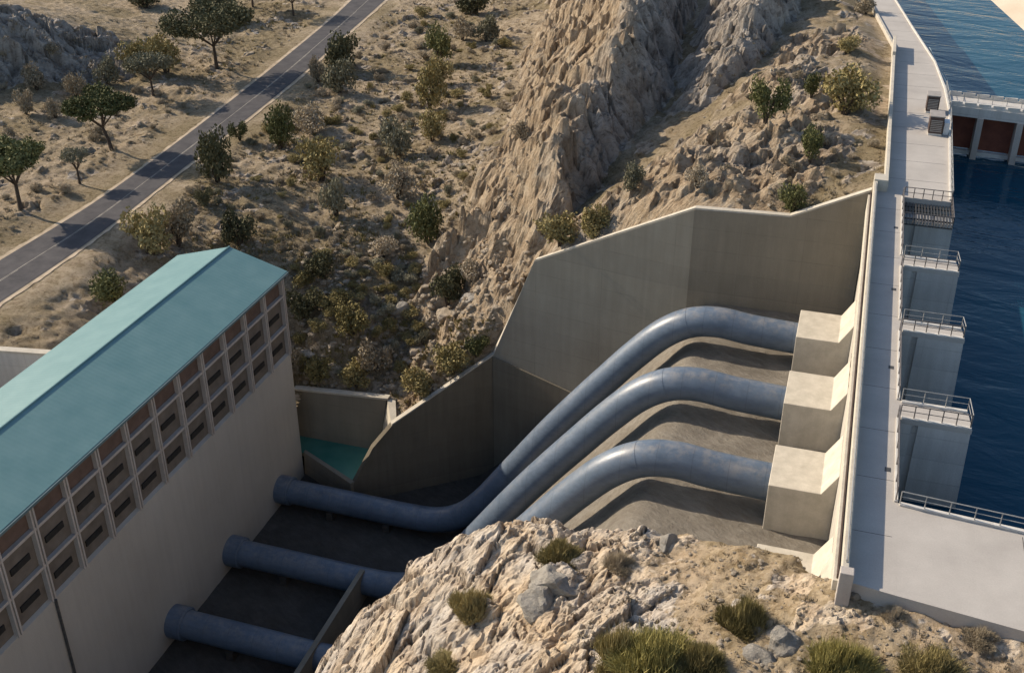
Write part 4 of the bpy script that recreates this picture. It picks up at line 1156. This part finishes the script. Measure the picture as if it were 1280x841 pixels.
for (x0, y0, x1, y1), kd, lb, cnt, (a, b), zn in zone_lab:
    made = 0; tries = 0
    while made < cnt and tries < cnt * 12:
        tries += 1
        x = q.uniform(x0, x1); y = q.uniform(y0, y1)
        if zn == 'left' and not side(x, y + 20): continue
        if zn == 'mid' and side(x, y - 20): continue
        p = hit(x, y)
        if p is None or not road_free(p) or not onland(p, 1.2): continue
        if zn == 'left' and p.x > -100: continue
        i = int((p.x - GX[0, 0]) / .4); j = int((p.y - GY[0, 0]) / .4)
        if zn == 'mid' and cliffm[j, i] > .3: continue
        if any(math.hypot(p.x - ox, p.y - oy) < s * .8 + .6 for ox, oy, s in occupied): continue
        m = mpx(p); s = q.uniform(a, b) * m / 1.9; p.z -= .08 * s
        bush(p, s, kd, place_label(lb.split(' on ')[0].split(' in ')[0], x, y, wpx_(s, m)), lb.split(' on ')[0].split(' in ')[0] + 's', q.uniform(.6, 1.0)); occupied.append((p.x, p.y, s)); made += 1

# foreground grasses and bushes: bladed tufts
def tuft_mesh(seed, n, mat, spread=.5):
    r = np.random.default_rng(seed); V = []; Fc = []
    cl_ = [(0, 0, 1)] + [(spread * d_ * math.cos(t), spread * d_ * math.sin(t), (1.0 - .55 * d_) * (.6 + .5 * r.random())) for t, d_ in zip(r.random(17) * 6.28, .25 + .95 * np.sqrt(r.random(17)))]
    for i in range(n):
        cx_, cy_, hh = cl_[r.integers(len(cl_))]
        a = r.random() * 2 * PI; d = .17 * math.sqrt(r.random()); bx, by = cx_ + d * math.cos(a), cy_ + d * math.sin(a)
        ln = hh * (.35 + .6 * r.random()) * (1 - .2 * (d / .17)); 
        ox, oy = (d * math.cos(a) * .9 + cx_ * .2 + r.normal() * .07, d * math.sin(a) * .9 + cy_ * .2 + r.normal() * .07)
        wd = .005 + .006 * r.random(); q_ = a + r.normal(); px2, py2 = -math.sin(q_), math.cos(q_); i0 = len(V)
        kx, ky = r.normal() * .06, r.normal() * .06
        V += [(bx - px2 * wd, by - py2 * wd, -.03), (bx + px2 * wd, by + py2 * wd, -.03), (bx + ox * .5 + kx + px2 * wd, by + oy * .5 + ky + py2 * wd, ln * .6), (bx + ox * .5 + kx - px2 * wd, by + oy * .5 + ky - py2 * wd, ln * .6), (bx + ox, by + oy, ln)]
        Fc += [(i0, i0 + 1, i0 + 2, i0 + 3), (i0 + 3, i0 + 2, i0 + 4)]
        if r.random() < 0:
            j = len(V); c = np.array([bx + ox * .7, by + oy * .7, ln * .75]); e = r.normal(size=3) * .035; g = r.normal(size=3) * .02
            V += [tuple(c - e), tuple(c + g), tuple(c + e), tuple(c - g)]; Fc.append((j, j + 1, j + 2, j + 3))
    me = bpy.data.meshes.new('blades'); me.from_pydata(V, [], Fc); me.materials.append(mat); return me
TUFT = {k: [tuft_mesh(s * 5 + j, 7500, M[m_]) for j in range(3)] for s, (k, m_) in enumerate((('yellow', 'leaf_yellow'), ('olive', 'leaf_olive'), ('dry', 'leaf_dry')))}
FT = [(825, 838, 104, 60, 'yellow', 'big yellow green grass bush at the bottom middle of the photo'),
      (775, 832, 70, 66, 'olive', 'olive grass bush touching the left side of the big yellow green one'),
      (880, 836, 60, 40, 'olive', 'low olive grass bush right of the big yellow green one'),
      (588, 764, 52, 38, 'olive', 'small green grass tuft alone on the bare left rock'),
      (703, 700, 54, 30, 'olive', 'flat olive tuft near the crest of the foreground rock'),
      (775, 708, 36, 24, 'dry', 'dry tuft near the crest, right of the flat olive one'),
      (928, 784, 60, 52, 'olive', 'green tuft above the two grey boulders'),
      (1052, 840, 76, 56, 'yellow', 'yellow tuft right of the grey boulders at the bottom edge'),
      (1165, 841, 74, 40, 'olive', 'grey green tuft at the bottom edge, nearest the right corner'),
      (1225, 800, 40, 20, 'dry', 'dry tuft by the edge of the concrete platform'),
      (560, 838, 60, 18, 'olive', 'tuft low on the left rock at the bottom edge'),
      (1118, 772, 30, 18, 'dry', 'little dry tuft among stones just below the platform edge')]
for x, y, wpx, hpx, kd, lb in FT:
    p = hit(x, min(y, 850), GF)
    if p is None: print('MISS', lb); continue
    m = mpx(p); s = wpx * m / 1.5
    e = empty('grass_bush', p); tag(e, lb, 'grass bush', 'grass bushes on the foreground rock'); e.scale = (s, s, hpx * m / .8 / .95); e.rotation_euler = (0, 0, random.random() * 6)
    o = bpy.data.objects.new('blades', TUFT[kd][random.randrange(3)]); C.objects.link(o); o.parent = e

# ================================================================== boulders and stones
from mathutils import noise as mnoise
def rock_mesh(seed, mat, sub=4):
    bm = bmesh.new(); bmesh.ops.create_icosphere(bm, subdivisions=sub, radius=.5)
    r = np.random.default_rng(seed); pl = r.normal(size=(11, 3)); pl /= np.linalg.norm(pl, axis=1)[:, None]; dd = .24 + .2 * r.random(11)
    for v in bm.verts:
        c = np.array(v.co)
        for n_, d_ in zip(pl, dd):
            k_ = c @ n_ - d_
            if k_ > 0: c = c - n_ * k_ * .9
        p = Vector(c) * 3.1 + Vector((seed, 0, 0))
        f = mnoise.fractal(p, .8, 2.2, 4); g = 1 - abs(mnoise.noise(p * .9)) * 2
        v.co = c * (1 + .14 * f + .10 * g)
    me = bpy.data.meshes.new('boulder'); bm.to_mesh(me); bm.free(); me.materials.append(mat)
    return me
RK = [rock_mesh(i, M['stone']) for i in range(4)]; RG = [rock_mesh(i + 20, M['greystone']) for i in range(4)]
BD = [(418, 458, 18, 0, 0, 'pale oval boulder above the short pool wall'), (410, 285, 10, 0, 0, 'small pale boulder beside the tall grey shrub'), (590, 370, 30, 1, 0, 'grey boulder above the sloping coping'),
      (560, 392, 26, 0, 0, 'pale angular boulder in the scrub left of the wing wall'), (500, 385, 28, 1, 0, 'lilac grey boulder in the middle of the dense scrub'), (520, 440, 30, 0, 0, 'long pale boulder along the ridge above the lower wing wall'),
      (385, 440, 22, 1, 0, 'grey boulder near the powerhouse corner'), (268, 214, 8, 0, 0, 'tiny pale rock under the tall dark shrub'),
      (985, 800, 48, 1, 1, 'larger grey boulder of the pair at the bottom, right one'), (946, 790, 26, 1, 1, 'smaller grey boulder of the pair, upper left one'), (955, 818, 44, 1, 1, 'low grey boulder in front of the pair'),
      (690, 728, 60, 1, 1, 'rounded grey boulder on the left rock mass'), (680, 752, 56, 1, 1, 'pitted grey boulder below the rounded one'),
      (985, 692, 42, 1, 1, 'grey jagged boulder at the foot of the nearest buttress'), (1070, 738, 26, 0, 1, 'pale boulder touching the platform corner'), (1125, 752, 24, 0, 1, 'pale boulder halfway along the platform edge'), (1180, 776, 22, 0, 1, 'pale boulder below the platform edge nearer the right'),
      (835, 676, 36, 1, 1, 'grey boulder on the crest left of the buttress'), ]
for i, (x, y, wpx, gr, f_, lb) in enumerate(BD):
    p = hit(x, y, GF if f_ else None)
    if p is None: print('MISS', lb); continue
    s = wpx * mpx(p) * 1.25
    o = bpy.data.objects.new('boulder', (RG if gr else RK)[i % 4]); C.objects.link(o)
    o.location = p + Vector((0, 0, -s * .1)); o.scale = (s, s * .8, s * .62); o.rotation_euler = (random.uniform(-.3, .3), random.uniform(-.3, .3), random.random() * 6)
    tag(o, lb, 'boulder', 'boulders')
# loose stones (uncountable)
def stone_field(name, pts, mat):
    base = []
    for s_ in range(3):
        bm = bmesh.new(); bmesh.ops.create_icosphere(bm, subdivisions=1, radius=.5)
        rs = random.Random(s_)
        V = np.array([tuple(v.co * rs.uniform(.7, 1.15)) for v in bm.verts]); Fc = np.array([[v.index for v in f.verts] for f in bm.faces]); bm.free(); base.append((V, Fc))
    VV = []; FF = []; off = 0
    r = np.random.default_rng(3)
    for (x, y, z, s) in pts:
        V, Fc = base[r.integers(3)]; a = r.random() * 6.28; ca, sa = math.cos(a), math.sin(a)
        v = V * [s * r.uniform(.8, 1.4), s, s * r.uniform(.5, .8)]
        v = np.stack([v[:, 0] * ca - v[:, 1] * sa + x, v[:, 0] * sa + v[:, 1] * ca + y, v[:, 2] + z + s * .1], 1)
        VV.append(v); FF.append(Fc + off); off += len(V)
    me = bpy.data.meshes.new(name); me.from_pydata(np.concatenate(VV).tolist(), [], np.concatenate(FF).tolist())
    o = link(name, me, mat); tag(o, kind='stuff'); return o
def scatter_px(n, rect, G, smin, smax, seed, ok=None):
    q = random.Random(seed); out_ = []
    while len(out_) < n:
        x = q.uniform(rect[0], rect[2]); y = q.uniform(rect[1], rect[3])
        if rect[4](x, y) is False: continue
        p = hit(x, y, G)
        if p is None: continue
        if G is None and not (road_free(p) and onland(p, .5)): continue
        if ok and not ok(p): continue
        if G is None and ok is not None and smin > .19 and cliffm[int((p.y - GY[0, 0]) / .4), int((p.x - GX[0, 0]) / .4)] > .4: continue
        s = smin * (smax / smin) ** (q.random() ** 2.2)
        out_.append((p.x, p.y, p.z, s))
    return out_
tr = lambda x, y: True
cl = lambda p: math.sin(p.x * .31 + 2 * math.sin(p.y * .17)) + math.sin(p.y * .27 + p.x * .11) > -.3
S1 = scatter_px(1900, (230, 0, 660, 500, tr), None, .16, .9, 1, cl) + scatter_px(900, (370, 300, 640, 500, tr), None, .2, 1.3, 15) + scatter_px(260, (880, 40, 1110, 262, tr), None, .15, .7, 2) + scatter_px(160, (0, 100, 430, 300, tr), None, .12, .4, 6) + scatter_px(300, (480, 330, 640, 520, tr), None, .2, 1.0, 12)
stone_field('scattered_stones', S1, M['stone'])
S2 = scatter_px(1500, (700, 665, 1280, 842, lambda x, y: y > 668), GF, .05, .42, 3, lambda p: not (p.x > 3.2 and p.y > 52.9 - .12 * p.x + .6))
stone_field('foreground_stones', S2, M['stone'])
tag(bpy.data.objects['scattered_stones'], 'loose pale stones strewn over the slopes', 'stones'); tag(bpy.data.objects['foreground_stones'], 'loose pale stones strewn over the foreground ground', 'stones')
# dry grass tufts (uncountable ground cover)
def grass_field(name, pts, mat, nb=14):
    r = np.random.default_rng(8); P_ = np.array(pts); n = len(P_); k_ = nb
    base = np.repeat(P_, k_, 0); m = len(base)
    a = r.random(m) * 6.28; d = np.sqrt(r.random(m)) * base[:, 3] * .6
    bx = base[:, 0] + d * np.cos(a); by = base[:, 1] + d * np.sin(a); bz = base[:, 2]
    h = base[:, 3] * (.4 + .6 * r.random(m)); wd = base[:, 3] * (.10 + .1 * r.random(m)); ph_ = r.random(m) * PI
    tx = bx + d * np.cos(a) * .5 + r.normal(size=m) * .15 * h; ty = by + d * np.sin(a) * .5 + r.normal(size=m) * .15 * h
    V = np.stack([np.stack([bx - wd * np.cos(ph_), by - wd * np.sin(ph_), bz - .05], 1), np.stack([bx + wd * np.cos(ph_), by + wd * np.sin(ph_), bz - .05], 1), np.stack([tx, ty, bz + h], 1)], 1).reshape(-1, 3)
    Fc = np.arange(3 * m).reshape(-1, 3)
    me = bpy.data.meshes.new(name); me.from_pydata(V.tolist(), [], Fc.tolist())
    return tag(link(name, me, mat), kind='stuff')
cl2 = lambda p: math.sin(p.x * .23 + 1.7 * math.sin(p.y * .21)) + math.sin(p.y * .33 - p.x * .17) > -.5
g_ = grass_field('dry_grass', scatter_px(3000, (230, 0, 660, 490, tr), None, .2, .8, 21, cl2) + scatter_px(260, (880, 40, 1110, 262, tr), None, .2, .6, 22) + scatter_px(1100, (0, 20, 430, 330, tr), None, .2, .8, 23), M['leaf_dry']); tag(g_, 'dry tan grass and low scrub covering the slopes', 'grass')
g_ = grass_field('olive_scrub', scatter_px(1700, (230, 0, 650, 490, tr), None, .25, .9, 31, cl2) + scatter_px(300, (490, 400, 620, 520, tr), None, .3, .8, 33), M['leaf_olive']); tag(g_, 'olive low scrub covering the slopes', 'ground cover')
g_ = grass_field('foreground_grass', scatter_px(420, (720, 675, 1280, 842, lambda x, y: y > 672), GF, .12, .4, 41, lambda p: not (p.x > 3.2 and p.y > 52.9 - .12 * p.x + .6)), M['leaf_dry'], 10); tag(g_, 'sparse dry grass on the foreground ground', 'grass')
print('objects', len(bpy.data.objects))
